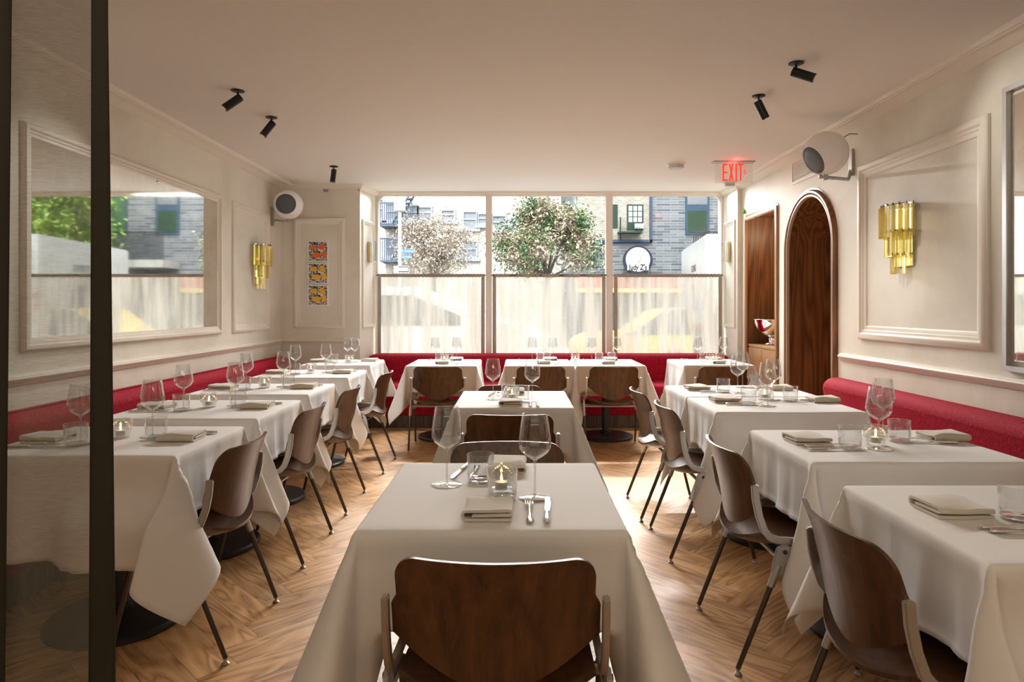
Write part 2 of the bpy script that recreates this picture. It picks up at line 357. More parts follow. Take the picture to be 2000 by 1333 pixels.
# right wall with niche and arch
AY0, AY1, AZ = 5.30, 6.30, 1.82
NY0, NY1, NZ = 6.50, 7.42, 2.30
b = MB(); T = .12
b.box(XR, XR+T, Y0, AY0, 0, ZC); b.box(XR, XR+T, AY1, NY0, 0, ZC); b.box(XR, XR+T, NY1, YB, 0, ZC); b.box(XR, XR+T, NY0, NY1, NZ, ZC)
ac = (AY0+AY1)/2; ar = (AY1-AY0)/2; n = 32
for k in range(n):
    a0 = PI*k/n; a1 = PI*(k+1)/n
    y0, z0 = ac+ar*math.cos(a0), AZ+ar*math.sin(a0); y1, z1 = ac+ar*math.cos(a1), AZ+ar*math.sin(a1)
    b.prism([(y0, z0), (y0, ZC), (y1, ZC), (y1, z1)], 'x', XR, XR+T)
struct(b.build('wall_right', m_plaster))

# arch alcove: lining, back panel, trim
d1 = thing('door_1', '', ''); del d1['label'], d1['category']; d1['kind'] = 'structure'
pth = [(AY0, 0), (AY0, AZ)]+[(ac-ar*math.cos(PI*k/40), AZ+ar*math.sin(PI*k/40)) for k in range(1, 40)]+[(AY1, AZ), (AY1, 0)]
nn = len(pth); D = .40
def inset(y, z, q): return (ac+(y-ac)*(1-q/ar), z if z <= AZ else AZ+(z-AZ)*(1-q/ar))
b = MB(); b.shell(lambda u, v: (XR-.004+(D+.004)*v, *inset(*pth[round(u*(nn-1))], .006)), nn-1, 3, lambda u, v: (0, .02*(pth[round(u*(nn-1))][0]-ac)/ar, .02 if pth[round(u*(nn-1))][1] > AZ else 0))
b.build('door_lining', m_oak, d1, smooth=True)
b = MB(); b.add([(XR+D-.005, y, z) for y, z in pth], [tuple(range(nn))]); b.box(XR+D, XR+D+.03, AY0-.1, AY1+.1, 0, 2.45); b.build('door_panel', m_oak, d1)
b = MB()
for z0, z1 in ((.12, .86), (.98, 1.72)):
    for y0, y1 in ((AY0+.1, ac-.04), (ac+.04, AY1-.1)):
        b.sweep([(XR+D-.006, y0, z0), (XR+D-.006, y1, z0), (XR+D-.006, y1, z1), (XR+D-.006, y0, z1)], [(0, 0), (.02, 0), (.015, .015), (0, .012)], True, (-1, 0, 0))
b.build('door_moulding', m_oak, d1)
def archpath(off, x):
    return [(x, AY0-off, 0), (x, AY0-off, AZ)]+[(x, ac-(ar+off)*math.cos(PI*k/40), AZ+(ar+off)*math.sin(PI*k/40)) for k in range(1, 40)]+[(x, AY1+off, AZ), (x, AY1+off, 0)]
b = MB(); b.sweep(archpath(.0, XR), [(-.035, -.002), (-.035, .02), (-.028, .03), (-.012, .03), (-.004, .02), (0, -.002)], False, (-1, 0, 0))
b.build('door_trim', m_oak, d1, smooth=True)
m_trim_brown = M('limed_oak_trim', (.42, .29, .20), .4)
b = MB(); b.sweep(archpath(.0, XR), [(-.066, -.002), (-.066, .012), (-.058, .024), (-.044, .024), (-.037, .014), (-.0352, -.002)], False, (-1, 0, 0))
b.build('door_outer_trim', m_trim_brown, d1, smooth=True)

# niche lining and its cabinet, trim
nt_ = thing('trim_1', '', ''); del nt_['label'], nt_['category']; nt_['kind'] = 'structure'
b = MB(); ND = .62
b.box(XR-.006, XR+ND, NY1-.002, NY1+.02, 0, NZ); b.box(XR-.006, XR+ND, NY0-.02, NY0+.002, 0, NZ); b.box(XR-.006, XR+ND, NY0, NY1, NZ-.002, NZ+.02); b.box(XR+ND, XR+ND+.02, NY0-.02, NY1+.02, 0, NZ)
b.build('niche_lining', m_oak, nt_)
b = MB(); b.sweep([(XR, NY0, 0), (XR, NY0, NZ), (XR, NY1, NZ), (XR, NY1, 0)], [(-.045, -.002), (-.045, .016), (-.03, .024), (-.006, .018), (0, -.002)], False, (-1, 0, 0)); b.build('niche_trim', m_oak_light, nt_, smooth=True)
cab = thing('niche_cabinet', 'light oak base cabinet filling the bottom of the wall niche', 'cabinet')
MB().box(XR+.02, XR+ND-.005, NY0+.006, NY1-.006, .0, .885).build('body', m_oak_light, cab)
MB().box(XR+.008, XR+ND-.005, NY0+.006, NY1-.006, .886, .908).build('top', m_oak_light, cab, bevel=.002)
MB().box(XR+.010, XR+.0199, NY0+.02, (NY0+NY1)/2-.003, .08, .87).build('door', m_oak_light, cab, bevel=.002)
MB().box(XR+.010, XR+.0199, (NY0+NY1)/2+.003, NY1-.02, .08, .87).build('door', m_oak_light, cab, bevel=.002)
light('niche_light', 'POINT', (XR+.33, NY0+.25, 2.15), (0, 0, 0), 7, (1, .72, .42), shadow_soft_size=.05)

# crown mouldings
tn = [2]
def trim(b, smooth=True, mat=None):
    o = b.build('trim_%d' % tn[0], mat or m_trim, None, smooth=smooth); tn[0] += 1; return struct(o)
cove = [(0, -.052), (.012, -.052), (.045, -.028), (.105, -.016), (.105, -.028), (.122, -.030), (.126, -.024), (.142, -.026), (.150, -.014), (.152, .0), (0, .0)]
trim(MB().sweep([(XL, Y0, ZC), (XL, YB+.02, ZC)], cove))
trim(MB().sweep([(XR, YB+.02, ZC), (XR, Y0, ZC)], cove))
small = [(0, -.052), (.022, -.050), (.03, -.03), (.05, -.022), (.055, 0), (0, 0)]
trim(MB().sweep([(XL+.05, YB, ZC), (RL, YB, ZC), (WL, YW, ZC), (WR, YW, ZC), (RR, YB, ZC), (XR-.0, YB, ZC)], small), False)
rail = [(0, -.03), (.010, -.032), (.014, -.022), (.030, -.008), (.034, .004), (.030, .012), (.022, .016), (.020, .024), (0, .028)]
ZR = .925
trim(MB().sweep([(XL, Y0, ZR), (XL, YB, ZR), (RL, YB, ZR)], rail))
trim(MB().sweep([(XR, AY0-.07, ZR), (XR, Y0, ZR)], rail))
def panel(origin, du, nrm, u0, u1, z0, z1, w_=.075, th=.022):
    """picture-frame wall moulding: rectangle of outer size on a wall"""
    o = Vector(origin); du = Vector(du); nrm = Vector(nrm)
    pts = [o+du*u0+Vector((0, 0, z0)), o+du*u1+Vector((0, 0, z0)), o+du*u1+Vector((0, 0, z1)), o+du*u0+Vector((0, 0, z1))]
    d = (pts[1]-pts[0]).cross(nrm)
    if d.z > 0: sgn = 1
    else: sgn = -1
    prof = [(0, -.001), (0, th*.55), (w_*.14, th*.95), (w_*.40, th), (w_*.52, th*.62), (w_*.66, th*.62), (w_*.72, th*.42), (w_*.9, th*.36), (w_, th*.15), (w_, -.001)]
    return MB().sweep(pts, [(sgn*x, z) for x, z in prof], True, nrm)
trim(panel((XL, 0, 0), (0, 1, 0), (1, 0, 0), 6.256, 7.185, 1.066, 2.305))
trim(panel((0, YB, 0), (1, 0, 0), (0, -1, 0), -2.515, -1.94, 1.07, 2.312))
trim(panel((XR, 0, 0), (0, 1, 0), (-1, 0, 0), 3.583, 4.947, 1.075, 2.345, .10, .03))
ld = (Vector((WL, YW, 0))-Vector((RL, YB, 0))).normalized(); ln = Vector((ld.y, -ld.x, 0))
trim(panel((RL, YB, 0), ld, ln, .06, .44, 1.07, 2.31, .05, .018))
rd = (Vector((WR, YW, 0))-Vector((RR, YB, 0))).normalized(); rn = Vector((-rd.y, rd.x, 0))
trim(panel((RR, YB, 0), rd, rn, .06, .44, 1.07, 2.31, .05, .018))
struct(MB().box(XL, XL+.014, Y0, YB, 0, .12).build('baseboard_left', m_trim, bevel=.003))
struct(MB().box(XR-.014, XR, Y0, AY0-.07, 0, .12).build('baseboard_right', m_trim, bevel=.003))

# ------------------------------------------------------------ window
m_frame = M('window_frame_paint', (.78, .72, .66), .4)
wn = thing('window_1', '', ''); del wn['label'], wn['category']; wn['kind'] = 'structure'
ZW0, ZW1 = .70, 2.665
b = MB(); b.box(WL, WR, YW-.015, YW+.06, ZW1-.012, ZC); b.box(WL, WL+.022, YW-.015, YW+.06, ZW0, ZC); b.box(WR-.022, WR, YW-.015, YW+.06, ZW0, ZC); b.box(WL, WR, YW-.05, YW+.08, ZW0-.04, ZW0+.02)
for cx_, s_ in ((WL+.02, 1), (WR-.02, -1)):     # rounded upper corners
    r_ = .13; zt = ZW1-.012
    b.prism([(cx_, zt)]+[(cx_+s_*(r_-r_*math.cos(a)), zt-r_+r_*math.sin(a)) for a in [PI/2*k/10 for k in range(10, -1, -1)]], 'y', YW-.01, YW+.04)
b.build('window_frame', m_frame, wn)
mull = [(-.375, -.302), (1.063, 1.143)]
for x0, x1 in mull: MB().box(x0, x1, YW-.035, YW+.06, ZW0, ZW1).build('mullion', m_frame, wn, bevel=.004)
for x0, x1 in ((WL+.022, -.375), (-.302, 1.063), (1.143, WR-.022)):
    MB().box(x0, x1, YW+.02, YW+.026, ZW0, ZW1-.012).build('pane', m_pane, wn)

# cafe curtains
def cafe(x0, x1, label, seed):
    random.seed(seed); t = thing('cafe_curtain', label, 'curtain', ((x0+x1)/2, YW-.075, 1.70), 0, 'linen cafe curtains on the shopfront window')
    w_ = x1-x0; H = .985; fr = [(random.uniform(5, 8), random.uniform(0, 6.3), .010), (random.uniform(11, 17), random.uniform(0, 6.3), .007), (random.uniform(24, 34), random.uniform(0, 6.3), .004)]
    def y(x, z):
        k = .6+.4*math.cos(z*2.2+seed); sh = .05*math.sin(z*3+seed)*(-z)
        return sum(a*math.sin(f*2*PI*(x+sh)/w_/1.4+p) for f, p, a in fr)*k
    hem = .042
    MB().grid(lambda u, v: (-w_/2+hem+u*(w_-2*hem), y(-w_/2+hem+u*(w_-2*hem), -H*v), -.032-(H-.032)*v), 90, 24).build('linen', m_cafe, t, smooth='all')
    b = MB(); b.shell(lambda u, v: (-w_/2+u*w_, y(-w_/2+u*w_, 0)*.6-.002, .004+.003*math.sin(u*190)-.038*v), 120, 3, lambda u, v: (0, .004, 0)); b.build('heading', m_cafe_hem, t, smooth='all')
    for s_ in (-1, 1):
        e = s_*(w_/2-hem)
        b = MB(); b.shell(lambda u, v: (e+s_*hem*u, y(e, -H*v)*(1-.3*u)-.001, -.034-(H-.034)*v), 3, 24, lambda u, v: (0, .003, 0)); b.build('side_hem', m_cafe_hem, t, smooth='all')
    b = MB(); b.cyl((-w_/2-.015, .006, -.012), (w_/2+.015, .006, -.012), .006, n=8); b.build('rod', m_black, t, smooth=True)
cafe(WL+.03, -.385, 'sheer linen cafe curtain on the leftmost window pane', 3)
cafe(-.292, 1.053, 'sheer linen cafe curtain on the middle window pane', 5)
cafe(1.153, WR-.035, 'sheer linen cafe curtain on the rightmost window pane', 9)
random.seed(11)

# foreground sheer at the doorway
fc = thing('doorway_curtain', 'brown sheer floor-length curtain with a dark hem in the left foreground', 'curtain', (-1.0, 1.12, 0))
def cyv(x, z): return .012*math.sin(x*23+z*.8)+.006*math.sin(x*51+1)
def edge(z): return -.852+.852-.0 if False else None
def hx1(z): return 1.0-(1010-(200+18*max(0, min(1, (1.82-z)/1.14))))/1310*1.12      # local x of the outer hem edge
def hx0(z): return hx1(z)-.024-.018*max(0, min(1, (1.82-z)/1.14))
MB().grid(lambda u, v: ((-.30+(hx0(2.69*v)+.30)*u), cyv((-.30+(hx0(2.69*v)+.30)*u), 2.69*v), .01+2.66*v), 60, 30).build('sheer', m_sheer, fc, smooth='all')
b = MB(); b.shell(lambda u, v: (hx0(2.69*v)-.002+(hx1(2.69*v)-hx0(2.69*v)+.002)*u, cyv(hx0(2.69*v), 2.69*v)-.002, .01+2.66*v), 4, 30, lambda u, v: (0, .004, 0)); b.build('hem', m_sheer_hem, fc, smooth='all')
b = MB(); b.shell(lambda u, v: (-.30+(.4633+.026*v)*u, -.03+cyv(u*.3, 0)+.012*math.sin(u*18), .01+2.66*v), 16, 12, lambda u, v: (0, .003, 0)); b.build('gathered_fold', m_sheer_hem, fc, smooth='all')
MB().cyl((-.35, 0, 2.655), (.32, 0, 2.655), .012).build('rod', m_black, fc, smooth=True)

# ------------------------------------------------------------ banquettes
def banquette(label, length, backface, seatfront, wallx, rot, loc, ztop=.77):
    """local: runs along x from 0..length; depth y from 0 (wall) towards +y (room)"""
    t = thing('banquette', label, 'banquette', loc, rot, 'red velvet banquettes around the room')
    def rounded(poly, rads):
        out = []
        n = len(poly)
        for i, (p, r_) in enumerate(zip(poly, rads)):
            p = Vector(p); a = Vector(poly[i-1]); b_ = Vector(poly[(i+1) % n])
            if r_ == 0: out.append(tuple(p)); continue
            da = (a-p).normalized(); db = (b_-p).normalized(); s0 = p+da*r_; s1 = p+db*r_
            for k in range(7):
                q = k/6; out.append(tuple((1-q)**2*s0+2*q*(1-q)*p+q*q*s1))
        return out
    bf, sf = backface, seatfront
    back = rounded([(.01, .30), (.01, ztop), (bf+.03, ztop), (bf, .60), (bf-.02, .42), (bf-.02, .30)], [0, .09, .115, .10, 0, 0])
    seat = rounded([(.02, .14), (.02, .40), (bf-.02, .47), (sf, .465), (sf, .14)], [0, 0, 0, .05, .01])
    def capped(b, prof, L_, r_):
        st = [(0, .0), (.2, .45), (.55, .82), (1, 1)]
        n = len(prof); cx_ = sum(p[0] for p in prof)/n; cz = sum(p[1] for p in prof)/n; rings = []
        xs = [(r_*a, 1-(1-q)*.25) for a, q in st]+[(L_*k/12, 1) for k in range(1, 12)]+[(L_-r_*a, 1-(1-q)*.25) for a, q in reversed(st)]
        for x, q in xs: rings.append([(x, cx_+(y-cx_)*q, cz+(z-cz)*q) for y, z in prof])
        vs = [p for r in rings for p in r]
        fs = [(i*n+j, i*n+(j+1) % n, (i+1)*n+(j+1) % n, (i+1)*n+j) for i in range(len(rings)-1) for j in range(n)]
        fs += [tuple(range(n)), tuple((len(rings)-1)*n+j for j in range(n-1, -1, -1))]
        return b.add(vs, fs)
    capped(MB(), back, length, .07).build('backrest', m_velvet, t, smooth=True)
    capped(MB(), seat, length, .012).build('seat_cushion', m_velvet, t, smooth=True)
    MB().box(.02, length-.02, .03, sf-.04, 0, .139).build('base', m_kick, t)
    return t
bb = banquette('long red velvet banquette under the shopfront window', 4.13, .38, .81, 0, PI, (2.425, YW-.025, 0), .765)
banquette('red velvet banquette along the left wall below the large mirror', 6.4, .14, .50, 0, -PI/2, (XL, 7.42, 0), .775)
banquette('red velvet banquette with a rounded end beside the oak arch', 4.9, .17, .60, 0, PI/2, (XR, .28, 0), .775)
# heater grille in the base of the window banquette
t = thing('floor_grille', 'slatted metal vent grille in the base of the window banquette', 'vent', (.42, 7.275, .02))
MB().box(-.26, .26, 0, .004, 0, .105).build('backing', m_black, t)
for k in range(6): MB().box(-.26, .26, -.006, -.0005, .003+k*.018, .012+k*.018).build('slat', m_alu, t)

# ------------------------------------------------------------ chair
def make_chair():
    t = thing('dining_chair', '', 'chair')
    def hw(z): return .232-.012*max(0, min(1, (z-.655)/.02))
    def back(u, v):
        x = -math.cos(PI*u)
        X = x*.232; zt = .775; rc = .055
        ax = abs(X); top = zt-(rc-math.sqrt(max(0, rc*rc-max(0, ax-(.232-rc))**2)))
        bot = .468+.115*(ax/.232)**1.7
        z = bot+(top-bot)*v; sx_ = hw(z)/.232
        c = (z-.47)/.3
        y = -.155-.015*c-.055*c*c+.052*(ax/.232)**2
        return (X*sx_, y, z)
    b = MB(); b.shell(back, 44, 22, lambda u, v: (0, -.011, 0)); b.build('backrest', m_walnut, t, smooth=True)
    def seat(u, v):
        x = 2*u-1; ax = abs(x); y0 = -.178+.055*ax**2.4; y1 = .225-.02*ax**3
        y = y0+(y1-y0)*v
        z = .425+(.052*(1-.75*v))*ax**2.2+.016*max(0, (.2-v)/.2)**2-.035*max(0, (v-.78)/.22)**2
        return (x*.228*(1-.05*max(0, (.12-v)/.12)), y, z)
    b = MB(); b.shell(seat, 28, 24, lambda u, v: (0, 0, -.011)); b.build('seat', m_walnut, t, smooth=True)
    for s_ in (-1, 1):
        # side strip: clamps the backrest and runs forward under the seat edge
        cl = [(-.150, .672), (-.146, .62), (-.134, .56), (-.116, .51), (-.095, .485), (-.065, .474), (.0, .470), (.11, .468)]
        vs = []; n = len(cl)
        for i, (y, z) in enumerate(cl):
            a = cl[max(0, i-1)]; c_ = cl[min(n-1, i+1)]; d = Vector((c_[0]-a[0], c_[1]-a[1])).normalized(); nn_ = Vector((-d.y, d.x)); h = .013
            for q, xx in ((h, .236), (h, .252), (-h, .252), (-h, .236)): vs.append((s_*xx, y+nn_.x*q, z+nn_.y*q))
        fs = [(4*i+j, 4*i+(j+1) % 4, 4*i+4+(j+1) % 4, 4*i+4+j) for i in range(n-1) for j in range(4)]+[(3, 2, 1, 0), tuple(4*(n-1)+j for j in range(4))]
        MB().add(vs, fs).build('side_arm', m_alu, t, smooth=True, bevel=.003)
        # cast joint
        poly = [(-.078, .455), (-.050, .466), (-.022, .455), (.0, .405), (.14, .398), (.14, .374), (-.01, .372), (-.05, .362), (-.072, .356), (-.096, .362), (-.094, .39)]
        MB().prism(poly, 'x', s_*.2535, s_*.266).cyl((s_*.259, -.070, .395), (s_*.259, -.1005, .312), .0128).cyl((s_*.259, .118, .398), (s_*.259, .139, .345), .0128).build('leg_joint', m_alu, t, smooth=True, bevel=.0035)
        MB().cyl((s_*.268, -.05, .44), (s_*.271, -.05, .44), .008).build('pivot_bolt', m_rubber, t, smooth=True)
        for y0, z0, y1 in ((-.088, .345, -.214), (.125, .385, .214)):
            lg = MB().cyl((s_*.259, y0, z0), (s_*.257, y1, .022), .0105, .009, 14).build('leg', m_tube, t, smooth=True)
            MB().lathe([(0, .0), (.013, .0), (.014, .004), (.006, .012), (.006, .024), (0, .024)], 12, (s_*.257, y1, 0)).build('foot_glide', m_alu, lg, smooth=True)
    MB().tube([(-.25, -.05, .398), (.25, -.05, .398)], .009).tube([(-.25, .11, .385), (.25, .11, .385)], .009).build('crossbar', m_alu, t, smooth=True)
    return t
chair0 = make_chair(); register(chair0)
chairs = [  # x, y, rotation, label, group
 (-.045, 1.628, R(-1.0), 'walnut dining chair back in the near foreground at the near centre table', 0),
 (-.038, 2.44, PI, 'dining chair facing the camera on the far side of the near centre table', 0),
 (-.036, 3.54, 0, 'dining chair seen from behind at the near side of the far centre table', 0),
 (-.049, 4.36, PI, 'dining chair mostly hidden behind the far centre table', 0),
 (-1.282, 2.715, PI/2, 'walnut dining chair at the nearest left table', 1),
 (-1.288, 3.62, PI/2, 'walnut dining chair at the second left table', 1),
 (-1.290, 4.475, PI/2, 'walnut dining chair at the third left table', 1),
 (-1.265, 5.525, PI/2, 'walnut dining chair at the fourth left table', 1),
 (1.0, 1.70, -PI/2, 'large dark chair back at the nearest right table', 2),
 (1.0, 2.645, -PI/2, 'walnut dining chair at the second right table', 2),
 (1.0, 3.69, -PI/2, 'walnut dining chair at the nearer of the joined right tables', 2),
 (.97, 4.34, -PI/2, 'walnut dining chair at the farther of the joined right tables', 2),
 (-.715, 6.21, 0, 'dining chair in front of the leftmost window banquette table', 3),
 (.215, 6.21, 0, 'dining chair at the second window table from left', 3),
 (.872, 6.21, 0, 'dining chair at the third window table from left', 3),
 (1.86, 6.23, 0, 'dining chair at the rightmost window banquette table', 3)]
gr = ['chairs at the centre tables', 'chairs down the left row', 'chairs down the right row', 'chairs before the window banquette']
for i, (x, y, rz, lab, g) in enumerate(chairs):
    if i == 0:
        chair0.location = (x, y, 0); chair0.rotation_euler = (0, 0, rz); chair0['label'] = lab; chair0['group'] = gr[g]
    else: dup(chair0, (x, y, 0), rz, lab, gr[g])

# ------------------------------------------------------------ tables and cloths
ZT = .748
def sstep(a, b, x):
    t = max(0, min(1, (x-a)/(b-a))); return t*t*(3-2*t)
def cloth(cx_, cy_, hx, hy, Dp, tucks, corners, seed, label, group, bulge={}):
    """tucks: {side: (centre, halfwidth)} side in '+x','-x','+y','-y'; corners: {(sx,sy): (dir angle or None, E, W)}"""
    rnd = random.Random(seed); rho = .012
    ph = [rnd.uniform(0, 6.28) for _ in range(12)]
    def cuts(h):
        out = [-(h+Dp*k/20) for k in range(20, 0, -1)]; out += [-(h+rho*.8), -(h+rho*.4)]
        out = sorted(set([round(x, 5) for x in out]))
        mid = [-h+2*h*k/26 for k in range(27)]
        return sorted(set(out+[round(x, 5) for x in mid]+[round(-x, 5) for x in out]))
    us, vs_ = cuts(hx), cuts(hy)
    def drop(t):
        if t < rho*PI/2: a = t/rho; return rho*math.sin(a), rho*(1-math.cos(a))
        return rho, rho+(t-rho*PI/2)
    def side(t, lat, name, half):
        o_, d_ = drop(t)
        k = ('+x', '-x', '+y', '-y').index(name)
        q = t/Dp
        fade = 1-sstep(half-.02, half, abs(lat))*.6
        o_ += fade*(.014*q*math.sin(lat*19+ph[k])+.008*q*math.sin(lat*41+ph[k+4])+.004*q*math.sin(lat*88+ph[(k+7) % 12]))-.004*sstep(.05, .062, t)+.012*q*q+.004*sstep(.0, .03, t)
        if name in bulge:
            l0, l1, am = bulge[name]; o_ += am*sstep(.12, .26, t)*sstep(l0-.12, l0, lat)*(1-sstep(l1, l1+.12, lat))
        if name in tucks:
            c0, hw_ = tucks[name]; wgt = (1-sstep(hw_, hw_+.05, abs(lat-c0)))*(1-sstep(half-.045, half-.005, abs(lat))); tl = .235
            if t > tl and wgt > 0:
                e = t-tl; a = min(1, e/.05)
                o2 = o_+.012*math.sin(PI*min(1, e/.07))-.55*max(0, e-.02); d2 = drop(tl)[1]+.022*math.sin(a*PI/2)
                o_ += (o2-o_)*wgt; d_ += (d2-d_)*wgt
        return o_, d_
    verts = []
    for v in vs_:
        for u in us:
            dx = max(0, abs(u)-hx); dy = max(0, abs(v)-hy); sx_ = 1 if u > 0 else -1; sy_ = 1 if v > 0 else -1
            if dx == 0 and dy == 0: p = (u, v, ZT+.006+.0006*math.sin(u*9+ph[8])*math.sin(v*8+ph[9]))
            elif dy == 0:
                o_, d_ = side(dx, v, '+x' if sx_ > 0 else '-x', hy); p = (sx_*(hx+o_), v, ZT+.006-d_)
            elif dx == 0:
                o_, d_ = side(dy, u, '+y' if sy_ > 0 else '-y', hx); p = (u, sy_*(hy+o_), ZT+.006-d_)
            else:
                r_ = math.hypot(dx, dy); a = math.atan2(dy, dx); s_ = a/(PI/2)
                ox, _ = side(r_, sy_*hy, '+x' if sx_ > 0 else '-x', hy); oy, _ = side(r_, sx_*hx, '+y' if sy_ > 0 else '-y', hx)
                bo = Vector((sx_*ox*math.cos(a), sy_*oy*math.sin(a)))
                ang, E, W = corners.get((sx_, sy_), (None, .30, .22))
                dg = Vector((sx_, sy_)).normalized() if ang is None else Vector((math.cos(ang), math.sin(ang)))
                # lateral axis: points to the y-face side for s near 1
                lt = Vector((-sx_, sy_)).normalized() if ang is None else Vector((-dg.y, dg.x))*(1 if (Vector((-dg.y, dg.x)).dot(Vector((-sx_, sy_))) > 0) else -1)
                gro = sstep(.0, .10, r_)
                e = E*math.sin(PI*s_)**.8; l_ = W*math.sin(2*PI*s_)*-1
                off = dg*(e*r_)+lt*(l_*r_)
                off *= (.35+.65*gro)
                hmag = min(.75, off.length/max(r_, 1e-4)); _, d_ = drop(r_)
                p2 = Vector((sx_*hx, sy_*hy))+bo+off
                p = (p2.x, p2.y, ZT+.006-d_*math.sqrt(1-hmag**2*.8))
            verts.append(p)
    nu = len(us); fs = [(j*nu+i, j*nu+i+1, (j+1)*nu+i+1, (j+1)*nu+i) for j in range(len(vs_)-1) for i in range(nu-1)]
    b = MB(); b.add(verts, fs)
    # turned hem: a slightly raised border strip
    o = b.build('tablecloth', m_cloth, None, smooth='all'); o.location = (cx_, cy_, 0)
    s = o.modifiers.new('t', 'SOLIDIFY'); s.thickness = .0014; s.offset = -1
    tag(o, label, 'tablecloth', group)
    return o
def make_table():
    t = thing('dining_table', '', 'table')
    MB().box(-.5, .5, -.5, .5, .72, ZT).build('tabletop', m_kick, t, bevel=.003)
    MB().lathe([(0, .04), (.055, .04), (.055, .06), (.038, .075), (.038, .69), (.09, .70), (.09, .72), (0, .72)], 24).build('column', m_iron, t, smooth=True)
    MB().lathe([(0, 0), (.265, 0), (.272, .006), (.272, .022), (.262, .031), (.06, .043), (0, .043)], 48).build('base_plate', m_iron, t, smooth=True)
    return t
table0 = make_table(); register(table0); used = [False]
TB = {}
def table(key, x0, x1, y0, y1, desc, tucks, corners=None, seed=1, group='', Dp=.40, bulge={}):
    cx_, cy_ = (x0+x1)/2, (y0+y1)/2; hx, hy = (x1-x0)/2, (y1-y0)/2
    lab = 'round-based pedestal table under the cloth, '+desc
    if not used[0]:
        t = table0; t.location = (cx_, cy_, 0); t['label'] = lab; t['group'] = 'pedestal tables'; used[0] = True
    else: t = dup(table0, (cx_, cy_, 0), 0, lab, 'pedestal tables')
    tt = [c for c in t.children if c.name.startswith('tabletop')][0]; tt.scale = (2*hx-.006, 2*hy-.006, 1)
    cloth(cx_, cy_, hx, hy, Dp, tucks, corners or {}, seed, 'white linen tablecloth on the '+desc, 'white tablecloths', bulge)
    TB[key] = (cx_, cy_, hx, hy, desc)
J = .275
LB = {(-1, 1): (None, .1, .05), (-1, -1): (None, .1, .05)}; BB = {(-1, 1): (None, .1, .05), (1, 1): (None, .1, .05)}
table('C1', -.395, .266, 1.675, 2.385, 'near centre table', {'-y': (.02, J), '+y': (0, J)}, {(-1, -1): (None, .40, .16), (1, -1): (None, .40, .16)}, 3, Dp=.46)
table('C2', -.345, .305, 3.70, 4.43, 'far centre table', {'-y': (0, J), '+y': (0, J)}, {(1, -1): (None, .38, .18)}, 4)
table('L1', -2.055, -1.285, 2.51, 3.12, 'nearest left table', {'+x': (-.10, J)}, {(1, -1): (None, .34, .30), (-1, 1): (None, .1, .05), (-1, -1): (None, .12, .16)}, 5, bulge={'-y': (.05, .6, .085)})
table('L2', -2.085, -1.305, 3.345, 4.0, 'second left table', {'+x': (-.05, J)}, {(1, -1): (None, .34, .24), **LB}, 6)
table('L3', -2.11, -1.335, 4.265, 4.86, 'third left table', {'+x': (-.09, J)}, dict(LB), 7, bulge={'-y': (.05, .6, .07)})
table('L4', -2.10, -1.345, 5.29, 5.92, 'fourth left table', {'+x': (-.08, J)}, dict(LB), 8, bulge={'-y': (.05, .6, .05)})
table('L5', -2.07, -1.42, 6.435, 7.09, 'far left corner table', {}, dict(LB), 9)
table('R1', 1.03, 1.81, 1.455, 2.085, 'nearest right table', {'-x': (-.05, J)}, {(-1, -1): (None, .22, .16), (1, 1): (None, .1, .05), (1, -1): (None, .1, .05)}, 10, bulge={'-y': (-.6, -.12, .04)})
table('R2', 1.065, 1.845, 2.405, 3.025, 'second right table', {'-x': (-.07, J)}, {(-1, -1): (None, .22, .18), (1, 1): (None, .1, .05), (1, -1): (None, .1, .05)}, 11, bulge={'-y': (-.6, -.12, .045)})
j1 = {(-1, 1): (R(165), .30, .08), (1, 1): (R(15), .1, .03)}; j2 = {(-1, -1): (R(195), .30, .08), (1, -1): (R(-15), .1, .03), (1, 1): (None, .1, .05)}
table('R3', 1.06, 1.845, 3.55, 4.125, 'nearer joined right table', {'-x': (-.15, J)}, j1, 12, bulge={'-y': (-.6, -.12, .12)})
table('R4', 1.06, 1.875, 4.165, 4.75, 'farther joined right table', {'-x': (-.12, J)}, j2, 13)
table('B1', -1.045, -.392, 6.35, 7.12, 'leftmost window table', {'-y': (0, J)}, dict(BB), 14)
k1 = {(1, -1): (R(-75), .30, .08), (1, 1): (R(75), .10, .04), (-1, 1): (None, .1, .05)}; k2 = {(-1, -1): (R(-105), .30, .08), (-1, 1): (R(105), .10, .04), (1, 1): (None, .1, .05)}
table('B2', -.107, .530, 6.36, 7.12, 'second window table from left', {'-y': (0, J)}, k1, 15)
table('B3', .572, 1.207, 6.36, 7.12, 'third window table from left', {'-y': (0, J)}, k2, 16)
table('B4', 1.609, 2.26, 6.43, 7.14, 'rightmost window table', {'-y': (-.05, J)}, dict(BB), 17)

